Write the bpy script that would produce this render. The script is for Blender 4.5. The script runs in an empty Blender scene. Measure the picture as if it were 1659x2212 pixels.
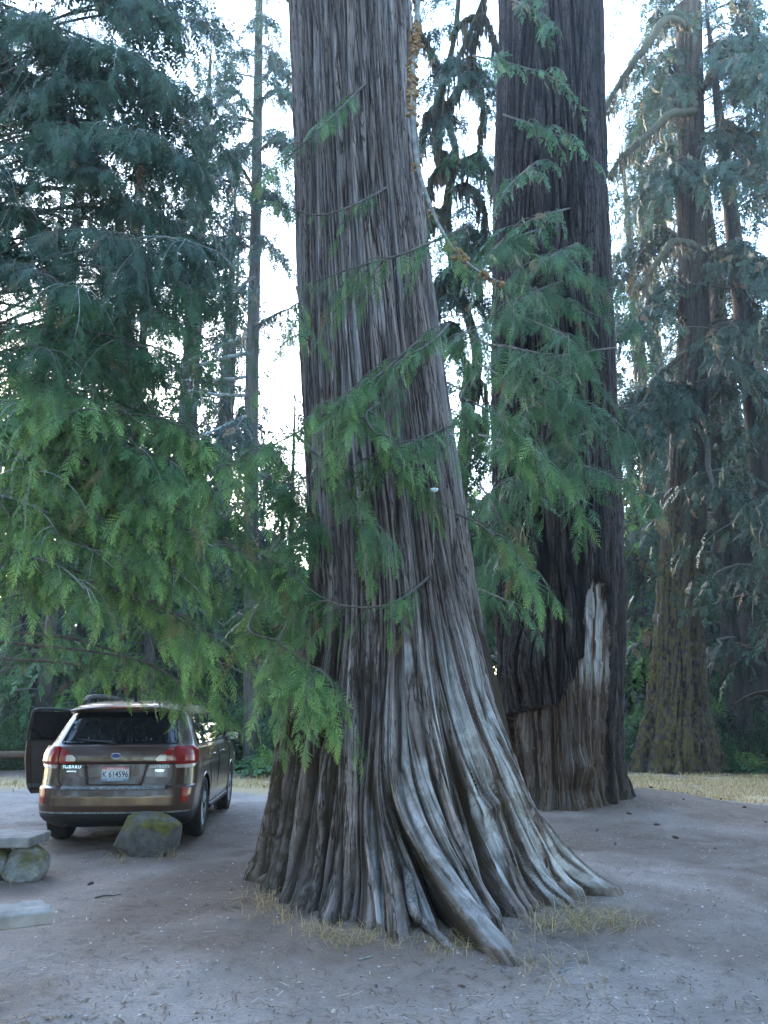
import bpy, bmesh, math, random
import numpy as np
from mathutils import Vector, Matrix
sc = bpy.context.scene
COL = sc.collection
R_ = math.radians
# ---------------------------------------------------------------- camera
FPX, PITCH, CAMH = 1720.0, R_(14.1), 1.47
cd = bpy.data.cameras.new('camera'); cam = bpy.data.objects.new('camera', cd); COL.objects.link(cam)
cd.sensor_fit = 'VERTICAL'; cd.sensor_height = 24.0; cd.lens = 12.0 / (1106.0 / FPX)
cd.clip_start = 0.05; cd.clip_end = 1500
cam.location = (0, 0, CAMH); cam.rotation_euler = (R_(90) + PITCH, 0, 0)
sc.camera = cam
# ---------------------------------------------------------------- world, sun, exposure
SUN_EL, SUN_AZ = R_(9), R_(-28)          # azimuth: clockwise from +Y
wd = bpy.data.worlds.new('World'); sc.world = wd; wd.use_nodes = True
nt = wd.node_tree; nt.nodes.clear()
sky = nt.nodes.new('ShaderNodeTexSky'); sky.sky_type = 'NISHITA'; sky.sun_disc = False
sky.sun_elevation = SUN_EL; sky.sun_rotation = SUN_AZ; sky.dust_density = 1.2; sky.air_density = 1.0; sky.ozone_density = 1.9
bg = nt.nodes.new('ShaderNodeBackground'); bg.inputs[1].default_value = 0.15
wo = nt.nodes.new('ShaderNodeOutputWorld')
nt.links.new(sky.outputs[0], bg.inputs[0]); nt.links.new(bg.outputs[0], wo.inputs[0])
sl = bpy.data.lights.new('sun', 'SUN'); sl.energy = 0.5; sl.angle = R_(45); sl.color = (1, 0.95, 0.9)
so = bpy.data.objects.new('sun', sl); COL.objects.link(so)
sd = Vector((math.sin(SUN_AZ) * math.cos(SUN_EL), math.cos(SUN_AZ) * math.cos(SUN_EL), math.sin(SUN_EL)))
so.rotation_euler = (-sd).to_track_quat('-Z', 'Y').to_euler(); so.location = (-6, -12, 14)
vs = sc.view_settings; vs.view_transform = 'Standard'; vs.look = 'None'; vs.gamma = 1; vs.use_curve_mapping = False
vs.exposure = 4.55
sc.render.engine = 'CYCLES'
cy = sc.cycles
cy.max_bounces = 6; cy.diffuse_bounces = 3; cy.glossy_bounces = 3; cy.transmission_bounces = 4; cy.volume_bounces = 0
cy.transparent_max_bounces = 8; cy.use_denoising = True; cy.caustics_reflective = False; cy.caustics_refractive = False
# ---------------------------------------------------------------- pixel helpers (measured on a 1659 x 2212 view of the photo)
cp, sp_ = math.cos(PITCH), math.sin(PITCH)
def P(u, v, Y):
    yv = (1106 - v) / FPX; t = Y / (cp - yv * sp_)
    return np.array([(u - 829.5) / FPX * t, Y, CAMH + t * (sp_ + yv * cp)])
def G(u, v, z=0.0):
    yv = (1106 - v) / FPX; k = sp_ + yv * cp; t = (z - CAMH) / k
    return np.array([(u - 829.5) / FPX * t, t * (cp - yv * sp_), z])
# ---------------------------------------------------------------- noise
def hsh(ix, iy, seed):
    a = (ix.astype(np.int64) * 374761393 + iy.astype(np.int64) * 668265263 + seed * 2246822519) & 0xFFFFFFFF
    a = ((a ^ (a >> 13)) * 1274126177) & 0xFFFFFFFF
    a = ((a ^ (a >> 16)) * 2246822519) & 0xFFFFFFFF
    return ((a ^ (a >> 15)) & 0xFFFFFF) / float(0xFFFFFF)
def vn(x, y, seed=0, px=None):
    x = np.asarray(x, float); y = np.asarray(y, float)
    x, y = np.broadcast_arrays(x, y)
    ix = np.floor(x).astype(np.int64); iy = np.floor(y).astype(np.int64)
    fx = x - ix; fy = y - iy; fx = fx * fx * (3 - 2 * fx); fy = fy * fy * (3 - 2 * fy)
    ix1 = ix + 1
    if px: ix = ix % px; ix1 = ix1 % px
    a = hsh(ix, iy, seed); b = hsh(ix1, iy, seed); c = hsh(ix, iy + 1, seed); d = hsh(ix1, iy + 1, seed)
    return (a * (1 - fx) + b * fx) * (1 - fy) + (c * (1 - fx) + d * fx) * fy
def fbm(x, y, seed=0, o=4):
    s = 0; a = .5
    for i in range(o): s = s + a * vn(x * 2 ** i, y * 2 ** i, seed + i * 17); a *= .5
    return s
def sstep(a, b, x): t = np.clip((x - a) / (b - a), 0, 1); return t * t * (3 - 2 * t)
# ---------------------------------------------------------------- object helpers
def tag(o, label=None, cat=None, group=None, kind=None):
    if label: o['label'] = label
    if cat: o['category'] = cat
    if group: o['group'] = group
    if kind: o['kind'] = kind
    return o
def thing(name, label, cat, loc=(0, 0, 0), rz=0, group=None):
    o = bpy.data.objects.new(name, None); COL.objects.link(o); o.location = loc; o.rotation_euler = (0, 0, rz)
    o.empty_display_size = .2
    return tag(o, label, cat, group)
def mesh(name, V, F, mats, parent=None, smooth=False, mi=None, attrs=None, rel=True):
    """V (n,3); F list of (m,k) int arrays; attrs dict name->(n,3) colour or (n,) float"""
    if not isinstance(F, list): F = [F]
    F = [np.asarray(f, np.int32) for f in F if len(f)]
    V = np.asarray(V, np.float32)
    if parent is not None and rel: V = V - np.array(parent_off(parent), np.float32)
    me = bpy.data.meshes.new(name)
    me.vertices.add(len(V)); me.vertices.foreach_set('co', V.ravel())
    nl = sum(f.size for f in F); nf = sum(len(f) for f in F)
    me.loops.add(nl); me.loops.foreach_set('vertex_index', np.concatenate([f.ravel() for f in F]))
    me.polygons.add(nf)
    tot = np.concatenate([np.full(len(f), f.shape[1], np.int32) for f in F])
    st = np.concatenate([[0], np.cumsum(tot)[:-1]]).astype(np.int32)
    me.polygons.foreach_set('loop_start', st); me.polygons.foreach_set('loop_total', tot)
    if mi is not None: me.polygons.foreach_set('material_index', np.asarray(mi, np.int32))
    me.polygons.foreach_set('use_smooth', np.full(nf, bool(smooth)))
    me.update(calc_edges=True)
    for k, a in (attrs or {}).items():
        a = np.asarray(a, np.float32)
        if a.ndim == 1:
            at = me.attributes.new(k, 'FLOAT', 'POINT'); at.data.foreach_set('value', a)
        else:
            at = me.attributes.new(k, 'FLOAT_COLOR', 'POINT')
            at.data.foreach_set('color', np.concatenate([a, np.ones((len(a), 1), np.float32)], 1).ravel())
    for m in (mats if isinstance(mats, (list, tuple)) else [mats]): me.materials.append(m)
    o = bpy.data.objects.new(name, me); COL.objects.link(o)
    if parent is not None: o.parent = parent
    return o
def parent_off(p):
    off = Vector((0, 0, 0))
    while p is not None: off += p.location; p = p.parent
    return off
class MB:
    """collects shapes, builds one mesh; coordinates are local to the parent"""
    def __init__(s): s.v = []; s.f3 = []; s.f4 = []; s.n = 0
    def add(s, V, F):
        F = np.asarray(F, int) + s.n
        (s.f3 if F.shape[1] == 3 else s.f4).append(F); s.v.append(np.asarray(V, float)); s.n += len(V)
    def box(s, a, b):
        x0, y0, z0 = a; x1, y1, z1 = b
        V = [(x0,y0,z0),(x1,y0,z0),(x1,y1,z0),(x0,y1,z0),(x0,y0,z1),(x1,y0,z1),(x1,y1,z1),(x0,y1,z1)]
        s.add(V, [(0,3,2,1),(4,5,6,7),(0,1,5,4),(1,2,6,5),(2,3,7,6),(3,0,4,7)])
    def tube(s, pts, rad, n=8, cap=True):
        V, F = tube(pts, rad, n); s.add(V, F)
    def build(s, name, mat, parent=None, smooth=False, bevel=0):
        F = []
        if s.f4: F.append(np.concatenate(s.f4))
        if s.f3: F.append(np.concatenate(s.f3))
        o = mesh(name, np.concatenate(s.v), F, mat, parent, smooth, rel=False)
        if bevel:
            m = o.modifiers.new('bevel', 'BEVEL'); m.width = bevel; m.segments = 2; m.limit_method = 'ANGLE'
        return o
def tube(pts, rad, n=8):
    pts = np.asarray(pts, float); k = len(pts); rad = np.broadcast_to(np.asarray(rad, float), (k,))
    T = np.gradient(pts, axis=0); T /= np.linalg.norm(T, axis=1, keepdims=True) + 1e-9
    ref = np.array([0, 0, 1.0]) if abs(T[:, 2]).mean() < .8 else np.array([1.0, 0, 0])
    A = np.cross(T, ref); A /= np.linalg.norm(A, axis=1, keepdims=True) + 1e-9; B = np.cross(T, A)
    a = np.linspace(0, 2 * np.pi, n, endpoint=False)
    V = pts[:, None] + rad[:, None, None] * (np.cos(a)[None, :, None] * A[:, None] + np.sin(a)[None, :, None] * B[:, None])
    V = V.reshape(-1, 3)
    i = np.arange(k - 1)[:, None] * n; j = np.arange(n)[None]; j2 = (j + 1) % n
    F = np.stack([i + j, i + j2, i + n + j2, i + n + j], -1).reshape(-1, 4)
    V = np.concatenate([V, pts[:1], pts[-1:]]); c0 = k * n; c1 = c0 + 1; jj = np.arange(n); j2 = (jj + 1) % n
    C = np.concatenate([np.stack([np.full(n, c0), j2, jj, jj], -1), np.stack([np.full(n, c1), (k-1)*n + jj, (k-1)*n + j2, (k-1)*n + j2], -1)])
    # degenerate quads are avoided: use thin end rings instead
    return V[:-2], F
def smooth_path(pts, n):
    pts = np.asarray(pts, float); k = len(pts)
    t = np.linspace(0, k - 1, n); i = np.clip(t.astype(int), 0, k - 2); f = (t - i)[:, None]
    p0 = pts[np.maximum(i - 1, 0)]; p1 = pts[i]; p2 = pts[i + 1]; p3 = pts[np.minimum(i + 2, k - 1)]
    return .5 * ((2 * p1) + (-p0 + p2) * f + (2*p0 - 5*p1 + 4*p2 - p3) * f**2 + (-p0 + 3*p1 - 3*p2 + p3) * f**3)
# ---------------------------------------------------------------- materials
def newmat(name):
    m = bpy.data.materials.new(name); m.use_nodes = True
    n = m.node_tree; b = n.nodes['Principled BSDF']
    b.inputs['Specular IOR Level'].default_value = .3
    return m, n, b
def N(n, t, **kw):
    x = n.nodes.new(t)
    for k, v in kw.items():
        if k.startswith('i_'):
            k = k[2:]; x.inputs[int(k) if k.isdigit() else k].default_value = v
        else: setattr(x, k, v)
    return x
def mixc(n, fac, a, b, mode='MIX'):
    m = n.nodes.new('ShaderNodeMix'); m.data_type = 'RGBA'; m.blend_type = mode
    for sock, val in ((m.inputs[0], fac), (m.inputs[6], a), (m.inputs[7], b)):
        if hasattr(val, 'is_linked') or isinstance(val, bpy.types.NodeSocket): n.links.new(val, sock)
        elif isinstance(val, (int, float)): sock.default_value = val
        else: sock.default_value = (*val, 1)
    return m.outputs[2]
def ramp(n, fac, a, b, lo=0.0, hi=1.0):
    m = N(n, 'ShaderNodeMapRange'); m.inputs[1].default_value = a; m.inputs[2].default_value = b
    m.inputs[3].default_value = lo; m.inputs[4].default_value = hi
    n.links.new(fac, m.inputs[0]); return m.outputs[0]
GRAIN = False
def noise(n, scale, detail=4, stretch=(1, 1, 1), rough=.6, obj=True):
    tc = N(n, 'ShaderNodeTexCoord'); mp = N(n, 'ShaderNodeMapping'); mp.inputs['Scale'].default_value = stretch
    if GRAIN:
        at = N(n, 'ShaderNodeAttribute'); at.attribute_name = 'grain'; n.links.new(at.outputs['Vector'], mp.inputs[0])
    else: n.links.new(tc.outputs['Object'], mp.inputs[0])
    x = N(n, 'ShaderNodeTexNoise'); x.inputs['Scale'].default_value = scale; x.inputs['Detail'].default_value = detail
    x.inputs['Roughness'].default_value = rough
    n.links.new(mp.outputs[0], x.inputs[0]); return x.outputs[0]
def bump(n, b, h, strength=.5, dist=.02):
    x = N(n, 'ShaderNodeBump'); x.inputs['Strength'].default_value = strength; x.inputs['Distance'].default_value = dist
    n.links.new(h, x.inputs['Height']); n.links.new(x.outputs[0], b.inputs['Normal'])
def attr(n, name): a = N(n, 'ShaderNodeAttribute'); a.attribute_name = name; return a
def flat(name, col, rough=.5, metal=0, coat=0, var=.0, vs_=6):
    m, n, b = newmat(name)
    b.inputs['Roughness'].default_value = rough; b.inputs['Metallic'].default_value = metal
    b.inputs['Coat Weight'].default_value = coat; b.inputs['Coat Roughness'].default_value = .08
    if var:
        f = noise(n, vs_, 5); n.links.new(mixc(n, ramp(n, f, .3, .7), tuple(c * (1 - var) for c in col), tuple(min(1, c * (1 + var)) for c in col)), b.inputs[0])
    else: b.inputs[0].default_value = (*col, 1)
    return m
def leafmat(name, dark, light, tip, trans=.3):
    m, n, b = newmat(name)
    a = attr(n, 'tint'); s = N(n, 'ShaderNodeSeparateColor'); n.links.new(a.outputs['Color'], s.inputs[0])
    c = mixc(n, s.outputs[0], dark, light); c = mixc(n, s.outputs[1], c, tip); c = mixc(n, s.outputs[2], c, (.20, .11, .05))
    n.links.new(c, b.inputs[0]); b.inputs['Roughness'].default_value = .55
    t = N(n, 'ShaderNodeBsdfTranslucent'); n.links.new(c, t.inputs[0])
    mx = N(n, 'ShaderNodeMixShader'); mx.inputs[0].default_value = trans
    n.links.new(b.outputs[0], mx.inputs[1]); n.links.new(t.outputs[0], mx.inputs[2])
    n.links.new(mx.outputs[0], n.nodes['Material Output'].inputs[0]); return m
M = {}
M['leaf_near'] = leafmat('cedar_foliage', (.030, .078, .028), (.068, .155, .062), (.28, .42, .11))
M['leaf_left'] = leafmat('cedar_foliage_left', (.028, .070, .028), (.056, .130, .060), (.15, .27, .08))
M['leaf_blue'] = leafmat('conifer_foliage_blue', (.013, .028, .017), (.030, .060, .034), (.05, .095, .045), .2)  # albedo lowered in place of shade from canopy overhead
M['leaf_veil'] = leafmat('cedar_foliage_veiled', (.024, .052, .036), (.052, .105, .064), (.10, .17, .085), .25)  # bluer leaf tone paints the veil of glare onto the upper sprays
M['leaf_mid'] = leafmat('conifer_foliage_mid', (.022, .055, .022), (.055, .13, .04), (.11, .21, .06))
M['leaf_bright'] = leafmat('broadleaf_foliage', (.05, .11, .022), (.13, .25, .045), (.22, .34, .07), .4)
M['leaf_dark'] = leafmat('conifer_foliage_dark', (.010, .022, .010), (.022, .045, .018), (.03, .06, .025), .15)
M['shrub'] = leafmat('shrub_leaves', (.02, .05, .02), (.05, .11, .035), (.09, .18, .05))
M['fern'] = leafmat('fern_leaves', (.02, .06, .02), (.04, .10, .03), (.07, .14, .04))
M['moss_hang'] = leafmat('hanging_moss', (.026, .021, .010), (.062, .048, .020), (.08, .065, .028), .25)
M['dry'] = leafmat('dry_grass', (.26, .18, .085), (.54, .385, .20), (.20, .20, .06), .3)
def barkmat(name, lowc, highc, mosscol=(.07, .06, .02), moss=.0, pale=None, scale=9, st=(1, 1, .08), bs=.8, grain=False):
    global GRAIN
    GRAIN = grain
    m, n, b = newmat(name); b.inputs['Roughness'].default_value = .85; b.inputs['Specular IOR Level'].default_value = .15
    a = attr(n, 'bark'); s = N(n, 'ShaderNodeSeparateColor'); n.links.new(a.outputs['Color'], s.inputs[0])
    f = noise(n, scale * 3.8, 7, st, .75); fc = noise(n, scale * 2.6, 5, (st[0], st[1], st[2] * .6), .6)
    ab = N(n, 'ShaderNodeMath', operation='SUBTRACT'); n.links.new(fc, ab.inputs[0]); ab.inputs[1].default_value = .5
    ab2 = N(n, 'ShaderNodeMath', operation='ABSOLUTE'); n.links.new(ab.outputs[0], ab2.inputs[0]); crack = ramp(n, ab2.outputs[0], .004, .035)
    f2 = noise(n, scale * .25, 4, (1, 1, .3))
    c = mixc(n, ramp(n, f, .32, .68), lowc, highc)
    c = mixc(n, ramp(n, f2, .35, .7, 0, .5), c, tuple(x * .62 for x in highc))
    c = mixc(n, ramp(n, noise(n, 3.1, 3, (1, 1, .35)), .45, .62, 0, .4), c, (highc[0] * .75, highc[1] * .58, highc[2] * .5))
    c0_ = c; c = mixc(n, crack, tuple(x * .22 for x in lowc), c)
    crev = mixc(n, s.outputs[0], tuple(x * .28 for x in lowc), c)          # furrows: dark old bark, with extra shade painted into the colour
    if pale: crev = mixc(n, s.outputs[1], crev, mixc(n, ramp(n, f, .25, .6), tuple(x * .6 for x in pale), pale))
    mo = noise(n, 7, 6); mm = N(n, 'ShaderNodeMath', operation='MULTIPLY')
    n.links.new(ramp(n, mo, .46, .54), mm.inputs[0]); n.links.new(s.outputs[2], mm.inputs[1])
    c = mixc(n, mm.outputs[0], crev, mosscol)
    n.links.new(c, b.inputs[0]); bump(n, b, f, bs, .02); GRAIN = False; return m
M['cedar_bark'] = barkmat('cedar_bark', (.15, .11, .095), (.45, .385, .37), (.045, .033, .015), pale=(.66, .635, .63), bs=1.0, grain=True)
M['fir_bark'] = barkmat('fir_bark', (.042, .032, .030), (.125, .098, .092), scale=6, st=(1, 1, .22), bs=1)
M['mossy_bark'] = barkmat('mossy_bark', (.036, .028, .024), (.10, .078, .065), (.075, .058, .020), pale=(.40, .34, .34), scale=8, st=(1, 1, .2))
M['dark_bark'] = barkmat('dark_bark', (.05, .04, .035), (.13, .11, .10))
M['grey_bark'] = barkmat('grey_bark', (.05, .045, .04), (.17, .16, .155))
M['bare_wood'] = barkmat('bare_wood', (.15, .078, .040), (.24, .18, .15), pale=(.46, .42, .40), scale=8, st=(1, 1, .08), bs=1)
M['branch'] = flat('branch_bark', (.10, .085, .075), .9, var=.5, vs_=20)
M['branch_pale'] = flat('lichened_twig', (.20, .20, .185), .9, var=.5, vs_=14)
M['lichen_o'] = flat('orange_lichen', (.26, .16, .08), .9, var=.4, vs_=30)
M['moss'] = flat('moss', (.045, .038, .016), .95, var=.4, vs_=20)
# ---------------------------------------------------------------- ground
def gh(x, y):
    x = np.asarray(x, float); y = np.asarray(y, float)
    h = .05 * (fbm(x * .35 + 3, y * .35, 5, 3) - .45)
    r = np.hypot(x - 3.9, y - 13.3); h = h + .30 * np.exp(-(r / 1.5) ** 2)
    r = np.hypot(x - .3, y - 7.6); h = h + .05 * np.exp(-(r / 2.2) ** 2)
    h = h * (1 - .9 * np.exp(-(np.maximum(np.abs(x + 3) - 1.2, 0) ** 2 + np.maximum(np.abs(y - 11.7) - 2.4, 0) ** 2)))
    return h + .35 * sstep(20, 45, y)
def axis(segs):
    a = []
    for s0, s1, st in segs: a.append(np.arange(s0, s1, st))
    return np.concatenate(a + [[segs[-1][1]]])
def make_ground():
    xs = axis([(-220, -30, 10), (-30, -9, 1), (-9, 9, .035), (9, 30, .7), (30, 220, 10)])
    ys = axis([(-120, -10, 10), (-10, 3.5, .7), (3.5, 13, .03), (13, 24, .1), (24, 60, 1), (60, 260, 10)])
    X, Y = np.meshgrid(xs, ys); Z = gh(X, Y)
    near = np.exp(-(np.maximum(np.hypot(X, Y - 9) - 9, 0) / 3) ** 2)
    g = fbm(X * 9, Y * 9, 31, 3); Z = Z + near * .018 * (g - .45) + near * .085 * (fbm(X * 1.3, Y * 1.3, 77, 3) - .45)
    peb = vn(X * 22, Y * 22, 41); Z = Z + near * .02 * sstep(.80, .97, peb)
    wheel = np.exp(-(np.maximum(np.abs(X + 3) - 1.2, 0) ** 2 + np.maximum(np.abs(Y - 11.7) - 2.4, 0) ** 2) * 2)
    Z = Z - wheel * .008
    V = np.stack([X, Y, Z], -1).reshape(-1, 3)
    nx = len(xs); ny = len(ys); i = (np.arange(ny - 1)[:, None] * nx + np.arange(nx - 1)[None])
    F = np.stack([i, i + 1, i + nx + 1, i + nx], -1).reshape(-1, 4)
    w = fbm(X * .8, Y * .8, 3, 4) - .45
    duff = np.exp(-(np.maximum(np.hypot((X - .8) * .75, (Y - 9.3) * .85) - 2.2, 0) / 1.5) ** 2)  # needle duff, widened and darkened to stand in for weak contact shadow
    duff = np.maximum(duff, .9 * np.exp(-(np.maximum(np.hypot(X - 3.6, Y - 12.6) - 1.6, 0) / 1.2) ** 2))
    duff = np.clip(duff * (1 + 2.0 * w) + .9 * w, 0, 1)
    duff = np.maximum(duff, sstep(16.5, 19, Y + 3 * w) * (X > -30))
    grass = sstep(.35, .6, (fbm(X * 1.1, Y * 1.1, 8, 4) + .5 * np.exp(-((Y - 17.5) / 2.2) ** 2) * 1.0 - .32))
    grass = grass * np.exp(-((Y - 17.3) / 2.3) ** 2)
    meadow = sstep(3.4, 4.6, X + .8 * w) * sstep(13.6, 14.8, Y + 2 * w) * sstep(21, 19.5, Y) * sstep(-.06, .14, w + .05 + .8 * (fbm(X * 3, Y * 3, 61, 3) - .45)) * .85
    grass = np.maximum(grass, meadow); fo = sstep(20, 23, Y)
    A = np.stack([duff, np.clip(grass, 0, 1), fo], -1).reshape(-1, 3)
    m, n, b = newmat('ground_dirt'); b.inputs['Roughness'].default_value = .95; b.inputs['Specular IOR Level'].default_value = .12
    a = attr(n, 'zone'); s = N(n, 'ShaderNodeSeparateColor'); n.links.new(a.outputs['Color'], s.inputs[0])
    f1 = noise(n, 60, 6, rough=.75); f2 = noise(n, 1.6, 5); f3 = noise(n, 14, 6, rough=.7)
    grav = mixc(n, ramp(n, f1, .3, .7), (.235, .18, .155), (.47, .385, .345))
    grav = mixc(n, ramp(n, f3, .35, .65, 0, .55), grav, (.22, .19, .18))
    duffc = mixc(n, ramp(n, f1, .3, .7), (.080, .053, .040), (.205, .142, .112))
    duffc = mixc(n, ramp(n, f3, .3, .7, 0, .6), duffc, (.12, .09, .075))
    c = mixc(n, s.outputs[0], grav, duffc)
    c = mixc(n, ramp(n, f2, .42, .62, 0, .5), c, (.19, .15, .13))
    vor = N(n, 'ShaderNodeTexVoronoi'); vor.inputs['Scale'].default_value = 34
    tc = N(n, 'ShaderNodeTexCoord'); n.links.new(tc.outputs['Object'], vor.inputs[0])
    sep = N(n, 'ShaderNodeSeparateColor'); n.links.new(vor.outputs['Color'], sep.inputs[0])
    st = N(n, 'ShaderNodeMath', operation='MULTIPLY'); n.links.new(ramp(n, sep.outputs[0], .965, .975), st.inputs[0])
    n.links.new(ramp(n, vor.outputs['Distance'], .35, .2), st.inputs[1])
    c = mixc(n, st.outputs[0], c, (.50, .47, .44))
    st2 = N(n, 'ShaderNodeMath', operation='MULTIPLY'); n.links.new(ramp(n, sep.outputs[1], .95, .96), st2.inputs[0])
    n.links.new(ramp(n, vor.outputs['Distance'], .35, .2), st2.inputs[1])
    c = mixc(n, st2.outputs[0], c, (.05, .04, .035))
    gc = mixc(n, ramp(n, f3, .3, .7), (.30, .21, .11), (.48, .35, .19))
    c = mixc(n, s.outputs[1], c, gc)
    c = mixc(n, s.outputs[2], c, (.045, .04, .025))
    n.links.new(c, b.inputs[0])
    hm = N(n, 'ShaderNodeMath', operation='ADD'); n.links.new(f1, hm.inputs[0]); n.links.new(f3, hm.inputs[1])
    bump(n, b, hm.outputs[0], .7, .02)
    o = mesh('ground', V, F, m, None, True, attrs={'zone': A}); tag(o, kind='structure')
make_ground()
# ---------------------------------------------------------------- foliage templates
def lateral(ox, oy, ang, L, w, teeth, droop):
    """one branchlet of a flat spray, saw-toothed"""
    V = []; F = []
    c, s = math.cos(ang), math.sin(ang)
    def pt(a, b): return (ox + a * c - b * s, oy + a * s + b * c, -droop * (a / L) ** 2 * L)
    k = teeth
    if k <= 1:
        V = [pt(0, 0), pt(L * .45, w), pt(L, 0), pt(L * .45, -w)]
        return V, [(0, 3, 2, 1)]
    for j in range(k):
        a0 = L * j / k; a1 = L * (j + 1) / k; wj = w * (1 - .75 * j / k) * (1.0 if j else .8)
        b = len(V)
        V += [pt(a0, 0), pt(a0 + (a1 - a0) * .95 + w * .55, wj), pt(a1, 0), pt(a0 + (a1 - a0) * .95 + w * .55, -wj)]
        F += [(b, b + 3, b + 2, b + 1)]
    return V, F
def spray(nl, teeth, seed, wide=.36, w=.03):
    rg = random.Random(seed); V = []; F = []; tip = []
    def addq(v, f, t):
        b = len(V); V.extend(v); F.extend([tuple(i + b for i in q) for q in f]); tip.extend([t] * len(v))
    r = .007
    bend = rg.uniform(-.06, .06)
    def cx(x): return (x, bend * math.sin(x * 3))
    for j in range(3):
        x0, x1 = j / 3, (j + 1) / 3 - (.02 if j == 2 else 0)
        a, b = cx(x0), cx(x1)
        addq([(a[0], a[1] - r, 0), (b[0], b[1] - r * .6, 0), (b[0], b[1] + r * .6, 0), (a[0], a[1] + r, 0)], [(0, 1, 2, 3)], 0)
    for i in range(nl):
        if rg.random() < .08: continue
        x = .06 + .9 * i / nl
        for sgn in (1, -1):
            xx = x + (.45 / nl if sgn < 0 else 0)
            L = wide * (1.05 - xx) ** .75 * rg.uniform(.5, 1.15) * (.55 + .45 * min(1, xx * 5))
            ang = sgn * math.radians(rg.uniform(36, 62))
            p = cx(xx)
            v, f = lateral(p[0], p[1], ang, L, w * rg.uniform(.85, 1.15), teeth, rg.uniform(0, .25))
            addq(v, f, min(1, .15 + .85 * xx))
    v, f = lateral(.9, cx(.9)[1], 0, .12, w, max(1, teeth // 2), 0); addq(v, f, 1)
    V = np.array(V, float); tip = np.array(tip)
    V[:, 2] -= .22 * V[:, 0] ** 2
    return V, np.array(F), tip
TA = [spray(11, 4, s) for s in range(4)]
TB = [spray(8, 1, 10 + s, w=.042) for s in range(4)]
TC = [spray(5, 1, 20 + s, .42, .07) for s in range(4)]
def leafy(seed, n=14):
    rg = random.Random(seed); V = []; F = []; tip = []
    for i in range(n):
        x = rg.uniform(.05, 1); y = rg.uniform(-.35, .35) * (1.1 - x * .5); z = rg.uniform(-.15, .15); a = rg.uniform(0, 6.28); L = rg.uniform(.09, .15); w = L * .36
        b = len(V); c, s = math.cos(a), math.sin(a); t1 = rg.uniform(-.5, .5)
        for p, q in ((0, 0), (L, w), (2 * L, 0), (L, -w)): V.append((x + p * c - q * s, y + p * s + q * c, z + p * t1)); tip.append(rg.random() * .7)
        F.append((b, b + 3, b + 2, b + 1))
    return np.array(V), np.array(F), np.array(tip)
TL = [leafy(s) for s in range(4)]
def unit(a): return a / (np.linalg.norm(a, axis=-1, keepdims=True) + 1e-9)
class Leaves:
    def __init__(s, T): s.T = T; s.p = []; s.d = []; s.n = []; s.s = []; s.t = []
    def add(s, p, d, n, sc_, t):
        s.p.append(np.atleast_2d(p)); s.d.append(np.atleast_2d(d)); s.n.append(np.atleast_2d(n))
        k = len(s.p[-1]); s.s.append(np.broadcast_to(sc_, (k,))); s.t.append(np.broadcast_to(t, (k,)))
    def arrays(s, seed=0, tipk=.5):
        p = np.concatenate(s.p); d = unit(np.concatenate(s.d)); n = np.concatenate(s.n); S = np.concatenate(s.s); t = np.concatenate(s.t)
        y = unit(np.cross(n, d)); z = np.cross(d, y)
        rg = np.random.default_rng(seed); which = rg.integers(0, len(s.T), len(p))
        VV = []; FF = []; AA = []; off = 0
        for k, (TV, TF, TT) in enumerate(s.T):
            m = which == k
            if not m.any(): continue
            pp, dd, yy, zz, ss, tt = p[m], d[m], y[m], z[m], S[m], t[m]
            wob = rg.uniform(.5, 1.6, len(pp))[:, None, None]
            V = pp[:, None] + ss[:, None, None] * (TV[None, :, 0:1] * dd[:, None] + TV[None, :, 1:2] * yy[:, None] + TV[None, :, 2:3] * wob * zz[:, None])
            c = len(pp); nv = len(TV)
            F = (TF[None] + (np.arange(c) * nv)[:, None, None] + off).reshape(-1, 4)
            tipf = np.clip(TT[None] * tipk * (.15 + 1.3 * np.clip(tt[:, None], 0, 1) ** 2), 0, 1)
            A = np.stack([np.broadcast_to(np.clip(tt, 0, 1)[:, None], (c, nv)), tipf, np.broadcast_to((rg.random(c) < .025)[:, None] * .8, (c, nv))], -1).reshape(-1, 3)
            VV.append(V.reshape(-1, 3)); FF.append(F); AA.append(A); off += c * nv
        return np.concatenate(VV), np.concatenate(FF), np.concatenate(AA)
    def build(s, name, mat, parent, seed=0, tipk=.5):
        V, F, A = s.arrays(seed, tipk)
        return mesh(name, V, F, mat, parent, attrs={'tint': A})
UP = np.array([0, 0, 1.0])
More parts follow.
